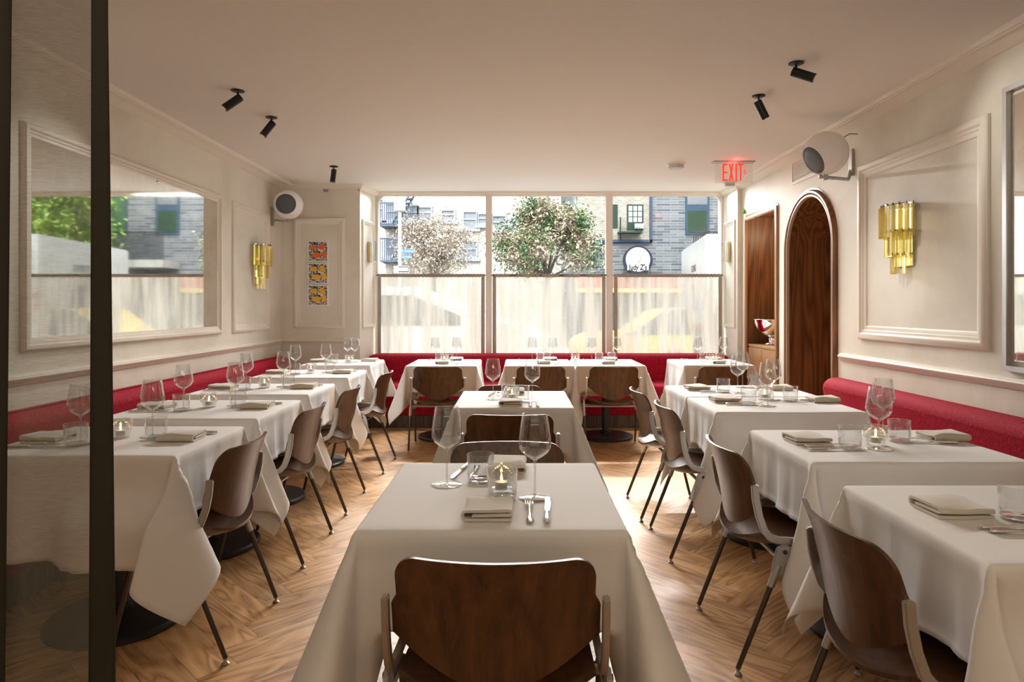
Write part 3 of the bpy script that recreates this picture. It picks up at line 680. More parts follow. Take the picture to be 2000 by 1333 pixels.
# ------------------------------------------------------------ tableware
g_ = thing('wine_glass', '', 'wine glass')
MB().lathe([(.0045, .108), (.010, .113), (.024, .122), (.038, .133), (.046, .147), (.0478, .158), (.046, .180), (.0415, .212), (.0365, .243), (.0360, .2435), (.0354, .243), (.0404, .212), (.0448, .180), (.0465, .158), (.0448, .148), (.037, .135), (.022, .124), (.008, .1165), (0, .1155)], 40).build('bowl', m_glass, g_, smooth='all')
MB().lathe([(0, .108), (.0055, .112), (.0036, .098), (.0030, .06), (.0034, .02), (.006, .007), (0, .005)], 16).build('stem', m_glass_solid, g_, smooth='all')
MB().lathe([(0, .006), (.008, .0055), (.030, .0035), (.0455, .0022), (.0468, .0012), (.045, 0), (0, 0)], 40).build('foot', m_glass_solid, g_, smooth='all')
tum = thing('tumbler', '', 'tumbler')
MB().lathe([(.0395, .006), (.0415, .012), (.0428, .050), (.0434, .087), (.0430, .0885), (.0424, .087), (.0415, .050), (.0398, .016)], 40).build('wall', m_glass, tum, smooth='all')
MB().lathe([(0, 0), (.037, 0), (.0395, .003), (.0395, .0059), (.038, .011), (0, .012)], 40).build('base', m_glass_solid, tum, smooth='all')
cd = thing('candle_holder', '', 'candle holder')
rib = lambda i, k: .022*(1 if k % 2 else -1)
MB().lathe([(.034, .002), (.035, .006), (.035, .020), (.0365, .026), (.0425, .030), (.0430, .036), (.0430, .076), (.0425, .078), (.0400, .076), (.0398, .036), (.034, .029), (.032, .012), (0, .010), (0, .0005), (.034, .0005)], 88, wob=lambda i, k: rib(i, k) if 1 <= i <= 6 else 0).build('ribbed_glass', m_ribbed, cd, smooth=True)
MB().lathe([(0, .012), (.0185, .012), (.0185, .030), (.017, .031), (0, .030)], 24).build('tealight', m_wax, cd, smooth=True)
MB().lathe([(0, .032), (.003, .036), (.0038, .041), (.0022, .050), (0, .056)], 12).build('flame', m_flame, cd, smooth='all')
def folded(pts, th):
    out = []; n = len(pts); up_ = []; dn = []
    for i, p in enumerate(pts):
        a = Vector(pts[max(0, i-1)]); c_ = Vector(pts[min(n-1, i+1)]); d = (c_-a).normalized(); q = Vector((-d.y, d.x))*th/2
        up_.append(tuple(Vector(p)+q)); dn.append(tuple(Vector(p)-q))
    return up_+dn[::-1]
nap = thing('napkin', '', 'napkin')
def napk():
    base = [(.062, .0035), (0, .0034), (-.052, .0035)]+[(-.056-.010*math.sin(PI*k/8), .0035+.010*(1-math.cos(PI*k/8))) for k in range(1, 8)]+[(-.052, .0240), (0, .0225), (.052, .0215)]+[(.058+.004*math.sin(PI*k/5), .0215-.004*(1-math.cos(PI*k/5))) for k in range(1, 5)]+[(.056, .0133), (.0, .0130), (-.040, .0128)]
    sec = folded(base, .0062); n = len(sec); vs = []; K = 12
    for i in range(K+1):
        q = i/K; f = -.075+.15*q
        for x, z in sec:
            lift = .003*math.sin(q*5+x*40)*(z/.025); tap = 1-.04*q
            vs.append((x*tap+.004*math.sin(q*3), f, max(0.0002, 1.2*z*(1-.25*max(0, q-.7)/.3)+lift*(z > .01))))
    fs = [(i*n+j, i*n+(j+1) % n, (i+1)*n+(j+1) % n, (i+1)*n+j) for i in range(K) for j in range(n)]
    fs += [(j, j+1, n-2-j, n-1-j) for j in range(n//2-1)]+[(K*n+j, K*n+n-1-j, K*n+n-2-j, K*n+j+1) for j in range(n//2-1)]
    return MB().add(vs, fs)
napk().build('folded_linen', m_napkin, nap, smooth=True)
fk = thing('fork', '', 'fork')
def strip(secs, th):
    """secs: (y, halfwidth, z)"""
    vs = []
    for y, h, z in secs: vs += [(-h, y, z), (0, y, z+th*.6), (h, y, z), (0, y, z-th*.6)]
    n = len(secs); fs = [(4*i+j, 4*i+(j+1) % 4, 4*i+4+(j+1) % 4, 4*i+4+j) for i in range(n-1) for j in range(4)]+[(3, 2, 1, 0), tuple(4*(n-1)+j for j in range(4))]
    return MB().add(vs, fs)
strip([(-.105, .006, .003), (-.100, .0105, .003), (-.085, .0100, .0035), (-.05, .0055, .005), (-.01, .0032, .009), (.02, .0030, .012), (.032, .006, .010)], .004).build('handle', m_steel, fk, smooth='all')
b = strip([(.030, .006, .010), (.040, .0115, .0075), (.050, .0122, .005)], .003)
for k in range(4):
    x = -.0100+k*.00667
    b.add([(x-.0017, .048, .0045), (x+.0017, .048, .0045), (x+.0017, .048, .0065), (x-.0017, .048, .0065), (x-.0012, .078, .0035), (x+.0012, .078, .0035), (x+.0012, .078, .005), (x-.0012, .078, .005),
           (x-.0007, .101, .0075), (x+.0007, .101, .0075), (x+.0007, .101, .0085), (x-.0007, .101, .0085)],
          [(0, 1, 5, 4), (1, 2, 6, 5), (2, 3, 7, 6), (3, 0, 4, 7), (4, 5, 9, 8), (5, 6, 10, 9), (6, 7, 11, 10), (7, 4, 8, 11), (8, 9, 10, 11), (0, 3, 2, 1)])
b.build('tines', m_steel, fk)
kn = thing('knife', '', 'knife')
strip([(-.110, .004, .006), (-.106, .0085, .006), (-.09, .0095, .006), (-.05, .0075, .006), (-.02, .0065, .006), (-.015, .0045, .006)], .009).build('handle', m_steel, kn, smooth='all')
b = MB(); b.prism([(-.0045, -.016), (.0055, -.016), (.0085, .02), (.0092, .06), (.007, .088), (.0, .105), (-.0055, .098), (-.006, .05), (-.0055, .0)], 'z', .0045, .0060); b.build('blade', m_steel, kn)
protos = {'wine': g_, 'tumbler': tum, 'candle': cd, 'napkin': nap, 'fork': fk, 'knife': kn}
for p in protos.values(): register(p)
names = {'wine': 'clear long-stemmed wine glass', 'tumbler': 'empty clear glass tumbler', 'candle': 'lit tealight in ribbed glass holder', 'napkin': 'folded cream napkin', 'fork': 'silver dinner fork', 'knife': 'silver table knife'}
groups = {'wine': 'wine glasses on the tables', 'tumbler': 'water tumblers on the tables', 'candle': 'candle holders on the tables', 'napkin': 'folded napkins on the tables', 'fork': 'forks on the tables', 'knife': 'knives on the tables'}
first = {k: True for k in protos}; ZI = ZT+.0072
def put(kind, x, y, rz, desc, side, z=0):
    lab = names[kind]+(' on the '+side+' of the ' if side else ' in the middle of the ')+desc
    g = protos[kind]
    if first[kind]:
        first[kind] = False; g.location = (x, y, ZI+z); g.rotation_euler = (0, 0, rz); g['label'] = lab; g['group'] = groups[kind]; o = g
    else: o = dup(g, (x, y, ZI+z), rz, lab, groups[kind])
    if kind == 'candle':
        l_ = light('candle_light', 'POINT', (x, y, ZI+.046), (0, 0, 0), .10, (1, .55, .22), shadow_soft_size=.004)
    return o
def setting(key, face, side, items):
    """face: angle the diner looks along; items (kind, forward, right) relative to table centre, forward>0 = away from the diner"""
    cx_, cy_, hx, hy, desc = TB[key]; F = Vector((math.cos(face), math.sin(face))); Rr = Vector((F.y, -F.x))
    for it in items:
        kind, f, r_ = it[:3]; tw = it[3] if len(it) > 3 else 0
        p = Vector((cx_, cy_))+F*f+Rr*r_
        put(kind, p.x, p.y, face-PI/2+tw, desc, side, it[4] if len(it) > 4 else 0)
E_, W_ = 0, PI
# centre tables
setting('C1', PI/2, 'near side', [('napkin', -.225, -.012), ('fork', -.205, .098), ('knife', -.205, .146, R(-3)), ('tumbler', -.095, .022), ('wine', -.082, .116)])
setting('C1', -PI/2, 'far side', [('napkin', -.27, -.03), ('fork', -.205, .075), ('knife', -.22, .128, R(-10)), ('tumbler', -.10, .052), ('wine', -.066, .155)])
put('candle', -.047, 2.012, 0, 'near centre table', '')
setting('C2', PI/2, 'near side', [('napkin', -.245, -.015), ('fork', -.24, .095), ('knife', -.24, .135), ('tumbler', -.13, .05), ('wine', -.10, .11)])
setting('C2', -PI/2, 'far side', [('napkin', -.25, 0), ('fork', -.19, .10), ('knife', -.19, .14, R(-8)), ('tumbler', -.09, .035), ('wine', .03, .125)])
put('candle', -.03, 4.03, 0, 'far centre table', '')
# left row
J_ = random.Random(4)
for key, dv in (('L1', 0), ('L2', .03), ('L3', .03), ('L4', .02)):
    j = lambda: J_.uniform(-.008, .008)
    setting(key, W_, 'aisle side', [('napkin', -.265, j()+dv, R(2)), ('fork', -.235, .10+dv, R(4)), ('knife', -.245, .13+dv, R(-2)), ('tumbler', -.150, .01+dv), ('wine', -.098+j(), .065+dv*1.6)])
    setting(key, E_, 'banquette side', [('napkin', -.275, .03-dv, R(-3)), ('fork', -.245, .13-dv), ('knife', -.245, .165-dv), ('tumbler', -.100, .125-dv*1.3), ('wine', -.105+j(), .085-dv*1.2)])
    c_ = TB[key]; put('candle', c_[0]-.015, c_[1]+.035+dv*.5, 0, c_[4], '')
setting('L5', W_, 'aisle side', [('napkin', -.235, .10), ('fork', -.2, .19), ('knife', -.2, .225), ('wine', -.115, -.02)])
setting('L5', E_, 'banquette side', [('napkin', -.25, .0), ('fork', -.2, .10), ('knife', -.2, .14), ('tumbler', -.145, .05), ('wine', .03, -.03)])
setting('L5', W_, 'wall side middle', [('tumbler', .075, -.10)])
put('candle', -1.675, 6.68, 0, TB['L5'][4], '')
# right row
setting('R1', E_, 'aisle side', [('napkin', -.245, -.045, R(2)), ('fork', -.160, .105, R(-4), .004), ('knife', -.150, .125, R(1)), ('tumbler', -.115, .02)])
setting('R2', E_, 'aisle side', [('napkin', -.262, -.045, R(3)), ('fork', -.215, .085, R(-7), .006), ('knife', -.220, .112, R(2)), ('tumbler', -.145, .075), ('wine', -.042, .095)])
setting('R2', W_, 'banquette side', [('napkin', -.330, .10, R(3)), ('fork', -.21, .06, R(-14)), ('knife', -.22, .018, R(-10)), ('tumbler', -.123, .055), ('wine', -.135, .20)])
put('candle', 1.443, 2.70, 0, TB['R2'][4], '')
setting('R3', E_, 'aisle side', [('napkin', -.235, -.10), ('fork', -.16, .025, R(-6), .005), ('knife', -.165, .052), ('tumbler', -.135, .02), ('wine', -.052, .085)])
setting('R3', W_, 'banquette side', [('napkin', -.34, .10), ('fork', -.20, .08), ('knife', -.2, .11), ('tumbler', -.162, .125), ('wine', -.075, .165)])
put('candle', 1.487, 4.03, 0, TB['R3'][4], '')
setting('R4', E_, 'aisle side', [('napkin', -.258, -.05), ('fork', -.17, .09, R(-6), .005), ('knife', -.17, .12), ('tumbler', -.125, .09), ('wine', -.048, .14)])
setting('R4', W_, 'banquette side', [('napkin', -.285, .045), ('fork', -.2, .12), ('knife', -.2, .15), ('tumbler', -.175, .17), ('wine', -.085, .165)])
# window tables
def win(key, xs, cand=None):
    cx_, cy_, hx, hy, desc = TB[key]
    nx, w1, w2, t1, t2 = xs
    setting(key, PI/2, 'chair side', [('napkin', -.19, nx-cx_), ('fork', -.20, nx-cx_+.11), ('knife', -.20, nx-cx_+.145), ('tumbler', .05, t1-cx_), ('wine', .13, w1-cx_)])
    setting(key, -PI/2, 'banquette side', [('napkin', -.26, -(nx+.09-cx_)), ('fork', -.24, .15), ('knife', -.24, .19), ('tumbler', -.12, -(t2-cx_)), ('wine', -.17, -(w2-cx_))])
    if cand: put('candle', cand, cy_+.06, 0, desc, '')
win('B1', (-.725, -.838, -.622, -.785, -.688), -.737)
win('B2', (.26, .155, .37, .235, .305))
win('B3', (.885, .765, 1.03, .83, .965), .59)
win('B4', (1.97, 1.86, 2.14, 1.90, 2.09), 2.0)
# ------------------------------------------------------------ mirrors, art, sconces
mir = thing('wall_mirror', 'large aged mirror in a beige moulded frame on the left wall', 'mirror', (XL, 4.80, 1.69))
b = panel((0, 0, 0), (0, 1, 0), (1, 0, 0), -1.21, 1.20, -.62, .62, .075, .03); b.build('frame', m_trim, mir, smooth=True)
MB().box(.002, .010, -1.14, 1.13, -.55, .55).build('mirror_glass', m_mirror, mir)
mir = thing('wall_mirror', 'silver-framed mirror on the right wall at the picture edge', 'mirror', (XR, 2.25, 1.71))
b = MB(); b.sweep([(0, -1.19, -.70), (0, 1.18, -.70), (0, 1.18, .70), (0, -1.19, .70)], [(0, -.001), (0, .03), (-.028, .03), (-.028, -.001)], True, (-1, 0, 0)); b.build('frame', m_silver_frame, mir)
MB().box(-.008, -.002, -1.165, 1.155, -.675, .675).build('mirror_glass', m_mirror, mir)

def speckle(name, dots):
    m = M(name, (.02, .02, .02), .5); v = coords(m, (55, 55, 55)); n = N(m, 'TexNoise', Scale=1.0, Detail=3.0, Distortion=1.0); L(m, v, n.inputs['Vector'])
    L(m, ramp(m, n.outputs[0], [(.49, (.02, .02, .02)), (.55, (.75, .73, .68))]), P(m).inputs['Base Color']); return m
m_spk = speckle('speckled_print', 1); m_org = M('orange_ink', (.80, .14, .02), .5); m_yel = M('yellow_ink', (.85, .45, .03), .5)
for k, (mt, lab) in enumerate([(m_org, 'small framed abstract print with orange shapes, topmost of three'), (m_yel, 'small framed abstract print with yellow shapes, middle of three'), (m_yel, 'small framed abstract print with yellow shapes, lowest of three')]):
    a = thing('framed_print', lab, 'picture', (-2.235, YB, 1.935-.2465*k), 0, 'stack of three framed prints')
    MB().box(-.116, .116, -.022, -.0005, -.119, .119).build('frame', m_white, a, bevel=.002)
    MB().box(-.102, .102, -.0235, -.0221, -.105, .105).build('artwork', m_spk, a)
    for q, (x, z, rx, rz_, tl) in enumerate([(-.05, .045, .040, .026, .3), (.045, .052, .032, .036, -.4), (-.018, -.045, .052, .030, .1), (.068, -.035, .026, .040, .2)]):
        pts = [(x+rx*math.cos(t_)*math.cos(tl)-rz_*math.sin(t_)*math.sin(tl), z+rx*math.cos(t_)*math.sin(tl)+rz_*math.sin(t_)*math.cos(tl)) for t_ in [2*PI*i/20 for i in range(20)]]
        MB().prism(pts, 'y', -.0245, -.0236).build('shape', mt, a)

def sconce(loc, rz, label):
    t = thing('wall_sconce', label, 'wall lamp', loc, rz, 'amber glass bar sconces')
    # local: +y out of the wall
    MB().box(-.10, .10, .001, .012, -.40, .0).build('back_plate', m_chrome, t)
    tiers = [(.150, .115, 0, .215, 10), (.105, .085, -.165, .175, 7), (.062, .055, -.315, .135, 4)]
    for rx, ry, z0, h, n in tiers:
        pts = [(rx*math.cos(PI*k/24), .015+ry*math.sin(PI*k/24)) for k in range(25)]
        b = MB(); b.prism(pts, 'z', z0-.008, z0); b.build('tier_plate', m_chrome, t)
        for k in range(n):
            a = PI*(k+.5)/n; px, py = (rx+.002)*math.cos(a), .017+(ry+.002)*math.sin(a); q = []
            for j in range(3):
                an = a+2*PI*j/3; q.append((px+.0165*math.cos(an), py+.0165*math.sin(an)))
            g = MB().prism(q, 'z', z0-h, z0-.012).build('glass_bar', m_amber, t, bevel=.001, seg=1)
            MB().cyl((px, py, z0-.012), (px, py, z0+.006), .003, n=6).build('hook', m_black, g)
sconce((XR, 4.37, 1.975), PI/2, 'tiered amber glass wall lamp in the right wall panel')
sconce((XL, 6.84, 1.945), -PI/2, 'tiered amber glass wall lamp in the left wall panel beside the mirror')
def crystal(loc, nrm, label):
    t = thing('wall_sconce', label, 'wall lamp', loc, math.atan2(nrm.y, nrm.x)-PI/2, 'crystal block sconces in the window reveals')
    MB().box(-.045, .045, .001, .022, -.115, .115).build('back_plate', m_gold, t, bevel=.003)
    MB().box(-.05, .05, .0225, .085, -.125, .125).build('crystal_shade', m_crystal, t, bevel=.014, seg=3)
p = Vector((RL, YB, 1.95))+ld*.27; crystal(p, ln, 'small crystal block wall lamp in the left window reveal')
p = Vector((RR, YB, 1.95))+rd*.27; crystal(p, rn, 'small crystal block wall lamp in the right window reveal')

# ------------------------------------------------------------ speakers
m_grille = M('speaker_mesh', (.10, .11, .12), .6)
def speaker(loc, aim, wall, label):
    t = thing('wall_speaker', label, 'speaker', loc, 0, 'white globe speakers'); r_ = .157; aim = Vector(aim).normalized()
    q = aim.to_track_quat('Z', 'Y').to_matrix()
    prof = [(0, -r_)]+[(r_*math.sin(a), -r_*math.cos(a)) for a in [PI*k/28 for k in range(1, 22)] if -r_*math.cos(a) < r_*.70]+[(r_*.71, r_*.705), (r_*.69, r_*.72), (r_*.665, r_*.69)]
    b = MB().lathe(prof, 40); b.v = [tuple(q@Vector(v)) for v in b.v]; b.build('housing', m_white, t, smooth=True)
    b = MB().lathe([(0, r_*.74), (r_*.35, r_*.735), (r_*.66, r_*.69), (r_*.66, r_*.6)], 40); b.v = [tuple(q@Vector(v)) for v in b.v]; b.build('grille', m_grille, t, smooth='all')
    w_ = Vector(wall)-Vector(loc)
    dw = 1 if w_.x > 0 else -1
    b = MB().box(w_.x-dw*.001-(.018 if dw > 0 else 0), w_.x-dw*.001+(.018 if dw < 0 else 0), w_.y-.03, w_.y+.03, w_.z-.10, w_.z+.10); b.build('wall_plate', m_alu, t, bevel=.004)
    arm = [Vector((w_.x-dw*.015, w_.y, w_.z-.06)), Vector((w_.x-dw*.05, w_.y*.8, -.16)), Vector((dw*.05, 0, -r_-.022)), Vector((-dw*.05, 0, -r_-.012))]
    MB().tube(arm, .012, 10).cyl((0, 0, -r_-.035), (0, 0, -r_+.004), .018).build('bracket_arm', m_alu, t, smooth=True)
    return t
sp = speaker((2.235, 4.86, 2.425), (-.85, -.12, -.50), (XR, 5.06, 2.40), 'large white globe speaker on the right wall above the banquette')
MB().tube([(.13, .04, .06), (.16, .06, .13), (.22, .09, .165), (.293, .12, .17)], .003, 6).build('cable', m_black, sp, smooth=True)
speaker((-2.457, 7.20, 2.41), (.10, -1, -.08), (XL, 7.27, 2.29), 'white globe speaker high in the far left corner')

# ------------------------------------------------------------ ceiling fittings
def spot(x, y, tgt, label, on):
    t = thing('ceiling_spotlight', label, 'spotlight', (x, y, ZC), 0, 'black adjustable ceiling spotlights')
    MB().lathe([(0, -.001), (.042, -.001), (.042, -.005), (.036, -.008), (0, -.008)], 28).build('canopy', m_black, t, smooth=True)
    MB().cyl((0, 0, -.006), (0, 0, -.045), .006).build('stem', m_black, t, smooth=True)
    d = Vector(tgt).normalized(); p = Vector((0, 0, -.055)); a = p-d*.022; e = p+d*.105
    MB().cyl(a, e, .026, n=24).build('lamp_head', m_black, t, smooth=True)
    MB().cyl(e-d*.0, e+d*.002, .018, n=20).build('lens', m_chrome, t, smooth=True)
    if on:
        l_ = light('spot_beam', 'SPOT', Vector((x, y, ZC))+e+d*.012, d.to_track_quat('-Z', 'Y').to_euler(), on*2.0, (1, .95, .87), spot_size=R(72), spot_blend=1, shadow_soft_size=.03)
spot(-1.78, 4.274, (-.55, -.30, -.55), 'black ceiling spotlight on the left side, nearest the camera', 14)
spot(-1.785, 4.873, (-.38, -.20, -.62), 'black ceiling spotlight on the left side, second from the camera', 14)
spot(-1.797, 6.574, (-.06, -.15, -.9), 'black ceiling spotlight far left, before the corner speaker', 10)
spot(1.577, 3.79, (.62, -.32, -.34), 'black ceiling spotlight on the right with its lens showing, nearest camera', 8)
spot(1.577, 4.377, (.34, .05, -.66), 'black ceiling spotlight on the right, farther from the camera', 14)
t = thing('smoke_detector', 'round white smoke detector on the ceiling left of the exit sign', 'smoke detector', (1.53, 6.45, ZC))
MB().lathe([(0, -.001), (.086, -.001), (.088, -.010), (.078, -.014)], 36).build('mounting_ring', m_white, t, smooth=True)
MB().lathe([(.076, -.012), (.076, -.042), (.070, -.050), (0, -.052)], 36).build('housing', M('detector_grey', (.55, .54, .52), .4), t, smooth=True)
t = thing('ceiling_sensor', 'small white ceiling device behind the exit sign', 'sensor', (2.33, 7.35, ZC-.056))
MB().box(-.07, .07, -.03, .03, .03, .055).build('housing', m_white, t, bevel=.004); MB().box(-.05, .05, -.022, .022, .0, .029).build('sensor_head', M('sensor_grey', (.5, .5, .48), .5), t, bevel=.004)
# exit sign
t = thing('exit_sign', 'clear panel exit sign with glowing red letters under the ceiling', 'exit sign', (2.05, 6.36, ZC))
MB().box(-.195, .195, -.045, .045, -.012, -.001).build('housing', m_alu, t, bevel=.002)
MB().box(-.175, .185, -.004, .004, -.205, -.0125).build('panel', m_acrylic, t)
def letters():
    b = MB(); z0, z1 = -.185, -.022; s_ = .016; y0, y1 = -.0075, -.0045; x = -.105
    W2 = .047
    b.box(x, x+s_, y0, y1, z0, z1); [b.box(x+s_, x+W2, y0, y1, z, z+s_) for z in (z0, (z0+z1)/2-s_/2)]; b.box(x+s_, x+W2, y0, y1, z1-s_, z1)
    x += .060
    b.prism([(x, z0), (x+s_, z0), (x+W2, z1), (x+W2-s_, z1)], 'y', y0, y1); b.prism([(x+W2-s_, z0), (x+W2, z0), (x+s_, z1), (x, z1)], 'y', y0-.0005, y1-.0005)
    x += .062; b.box(x, x+s_, y0, y1, z0, z1); x += .028
    b.box(x+.015, x+.015+s_, y0, y1, z0, z1-s_); b.box(x, x+W2, y0, y1, z1-s_, z1)
    x += .048; zc = -.10
    b.prism([(x, zc+.026), (x+.010, zc+.026), (x+.026, zc), (x+.010, zc-.026), (x, zc-.026), (x+.015, zc)], 'y', y0, y1)
    return b
letters().build('lettering', m_exit, t)
light('exit_glow', 'POINT', (2.05, 6.28, ZC-.03), (0, 0, 0), .45, (1, .06, .06), shadow_soft_size=.03)
# wall vent
t = thing('wall_vent', 'slatted air grille on the right wall above the arch', 'vent', (XR, 5.72, 2.535))
b = MB(); b.sweep([(0, -.43, -.085), (0, .43, -.085), (0, .43, .085), (0, -.43, .085)], [(0, -.001), (0, .008), (-.02, .008), (-.02, -.001)], True, (-1, 0, 0)); b.build('frame', m_trim, t)
MB().box(-.003, -.001, -.41, .41, -.066, .066).build('backing', m_black, t)
for k in range(10):
    z = -.060+k*.0133; MB().add([(-.003, -.41, z), (-.003, .41, z), (-.010, .41, z+.006), (-.010, -.41, z+.006), (-.003, -.41, z+.003), (-.003, .41, z+.003), (-.010, .41, z+.009), (-.010, -.41, z+.009)], [(0, 1, 2, 3), (4, 7, 6, 5), (0, 4, 5, 1), (2, 6, 7, 3), (1, 5, 6, 2), (0, 3, 7, 4)]).build('slat', m_trim, t)
# silver bowl
t = thing('silver_bowl', 'large polished silver pedestal bowl on the oak niche cabinet', 'bowl', (2.745, 7.17, .909))
MB().lathe([(.085, .085), (.13, .115), (.175, .165), (.20, .225), (.205, .262), (.212, .268), (.208, .272), (.199, .262), (.194, .225), (.168, .168), (.125, .122), (0, .095)], 48).build('bowl', m_chrome, t, smooth='all')
MB().lathe([(0, 0), (.095, 0), (.098, .008), (.088, .018), (.062, .028), (.050, .045), (.062, .056), (.052, .066), (.070, .080), (.088, .0855)], 40).build('pedestal', m_chrome, t, smooth='all')
# small leaf figurine on the niche frame, tape marks
t = thing('green_figurine', 'tiny bright green figurine standing on the niche frame', 'figurine', (XR-.012, 7.44, NZ+.0455))
MB().lathe([(0, 0), (.014, 0), (.016, .012), (.008, .030), (.011, .040), (0, .052)], 10).build('body', M('leaf_green', (.08, .42, .03), .5), t, smooth='all')
MB().cyl((0, 0, .045), (-.01, .012, .075), .005, .001).build('tip', M('leaf_green_tip', (.12, .5, .05), .5), t)
m_tape = M('mauve_tape', (.36, .24, .34), .7)
tag(MB().prism([(-2.19, ZC-.052), (-2.12, ZC-.052), (-2.127, ZC-.085), (-2.175, ZC-.088)], 'y', YB-.0008, YB+.001).build('tape_patch', m_tape), 'mauve tape scrap under the cornice above the three prints', 'tape', 'mauve tape scraps under the cornice')
tag(MB().prism([(-1.80, ZC-.052), (-1.772, ZC-.052), (-1.772, ZC-.085)], 'y', YB-.0008, YB+.001).build('tape_patch', m_tape), 'mauve tape scrap under the cornice at the window reveal corner', 'tape', 'mauve tape scraps under the cornice')

# ------------------------------------------------------------ outside
m_asphalt = M('asphalt', (.16, .16, .16), .9); m_pave = M('pavement', (.26, .255, .245), .85)
ZG = -.12
struct(MB().box(-30, 30, YW+.2, 40, ZG-.3, ZG-.02).build('street_ground', m_asphalt))
struct(MB().box(-30, 30, YW+.2, 10.4, ZG-.02, ZG).build('sidewalk_near', m_pave)); struct(MB().box(-30, 30, 19.0, 24, ZG-.02, ZG).build('sidewalk_far', m_pave))
def brick(name, a, b_, mort, scale=1.0, bw=.22, bh=.075):
    m = M(name, a, .85); t = N(m, 'TexCoord'); s_ = N(m, 'SeparateXYZ'); c_ = N(m, 'CombineXYZ'); L(m, t.outputs['Object'], s_.inputs[0]); L(m, s_.outputs[0], c_.inputs[0]); L(m, s_.outputs[2], c_.inputs[1])
    br = N(m, 'TexBrick'); L(m, c_.outputs[0], br.inputs['Vector']); br.inputs['Color1'].default_value = (*a, 1); br.inputs['Color2'].default_value = (*b_, 1); br.inputs['Mortar'].default_value = (*mort, 1)
    br.inputs['Scale'].default_value = scale; br.inputs['Brick Width'].default_value = bw; br.inputs['Row Height'].default_value = bh; br.inputs['Mortar Size'].default_value = .008; br.inputs['Bias'].default_value = .1
    L(m, br.outputs[0], P(m).inputs['Base Color']); return m
m_cream = brick('cream_brick', (.36, .33, .30), (.25, .215, .18), (.40, .38, .35))
m_grey = brick('grey_brick', (.115, .12, .125), (.050, .058, .068), (.16, .16, .16), 1.0, .45, .085)
m_blueframe = M('blue_steel', (.022, .040, .065), .5); m_dpane = M('dark_window_glass', (.03, .036, .038), .08); P(m_dpane).inputs['Specular IOR Level'].default_value = .8
m_apane = M('apartment_pane', (.13, .14, .155), .2)
m_stone = M('pale_stone', (.20, .195, .18), .8)
def building(name, label, x0, x1, y, h, mat, wins, depth=5.8):
    t = thing(name, label, 'building', ((x0+x1)/2, y, ZG)); cx_ = (x0+x1)/2
    MB().box(x0-cx_, x1-cx_, 0, depth, 0, h).build('wall', mat, t)
    for (wx, wz, ww, wh, fm) in wins:
        f = MB(); f.sweep([(wx-ww/2-cx_, -.02, wz-ZG), (wx+ww/2-cx_, -.02, wz-ZG), (wx+ww/2-cx_, -.02, wz+wh-ZG), (wx-ww/2-cx_, -.02, wz+wh-ZG)], [(0, -.02), (0, .05), (-.07, .05), (-.07, -.02)], True, (0, -1, 0))
        f.box(wx-ww/2-cx_, wx+ww/2-cx_, -.06, -.01, wz+wh*.48-ZG, wz+wh*.48+.06-ZG); f.box(wx-ww/2-cx_-.1, wx+ww/2-cx_+.1, -.12, 0, wz-.12-ZG, wz-ZG)
        fo = f.build('window', fm, t)
        MB().box(wx-ww/2-cx_+.03, wx+ww/2-cx_-.03, -.015, -.002, wz-ZG, wz+wh-ZG).build('window_pane', m_apane, fo)
    return t, cx_
# cream apartment house on the left of the view
YC = 27.0
def W(px, py, d): return (px-1010)/1310*d, 1.31-(py-600)/1310*d
wins = []
m_wf = M('pale_sash', (.20, .215, .245), .6); m_gf = M('green_sash', (.012, .026, .02), .5)
for px, pt, pb in ((766, 396, 432), (803, 400, 432), (736, 388, 430), (766, 465, 503), (803, 466, 500), (830, 403, 430), (875, 409, 432), (918, 412, 447), (947, 416, 440), (975, 420, 450), (1010, 424, 455), (918, 470, 505), (1048, 424, 460), (1090, 424, 460)):
    x, z1 = W(px, pt, YC); _, z0 = W(px, pb, YC); wins.append((x, z0, .62, z1-z0, m_wf))
bt, bcx = building('apartment_building', 'cream brick apartment building with sash windows across the street', -16, 3.2, YC, 14, m_cream, wins)
fe = MB()
for zt in (W(0, 445, YC)[1], W(0, 512, YC)[1]):
    x0, x1 = W(752, 0, YC)[0]-bcx, W(812, 0, YC)[0]-bcx; z = zt-ZG
    fe.box(x0, x1, -1.0, -.01, z-.06, z)
    for k in range(16): xx = x0+(x1-x0)*k/15; fe.cyl((xx, -.98, z), (xx, -.98, z+.85), .018, n=5)
    fe.cyl((x0, -.98, z+.85), (x1, -.98, z+.85), .03, n=6)
    fe.cyl((x1-.9, -.5, z), (x1-.05, -.5, z+1.45), .04, n=5).cyl((x1-.75, -.5, z-.1), (x1+.1, -.5, z+1.35), .04, n=5)
    for k in range(8): q = k/8; fe.box(x1-.9+.85*q, x1-.7+.85*q, -.7, -.3, z+1.4*q, z+1.4*q+.04)
fe.build('fire_escape', M('faded_steel', (.06, .075, .10), .6), bt)
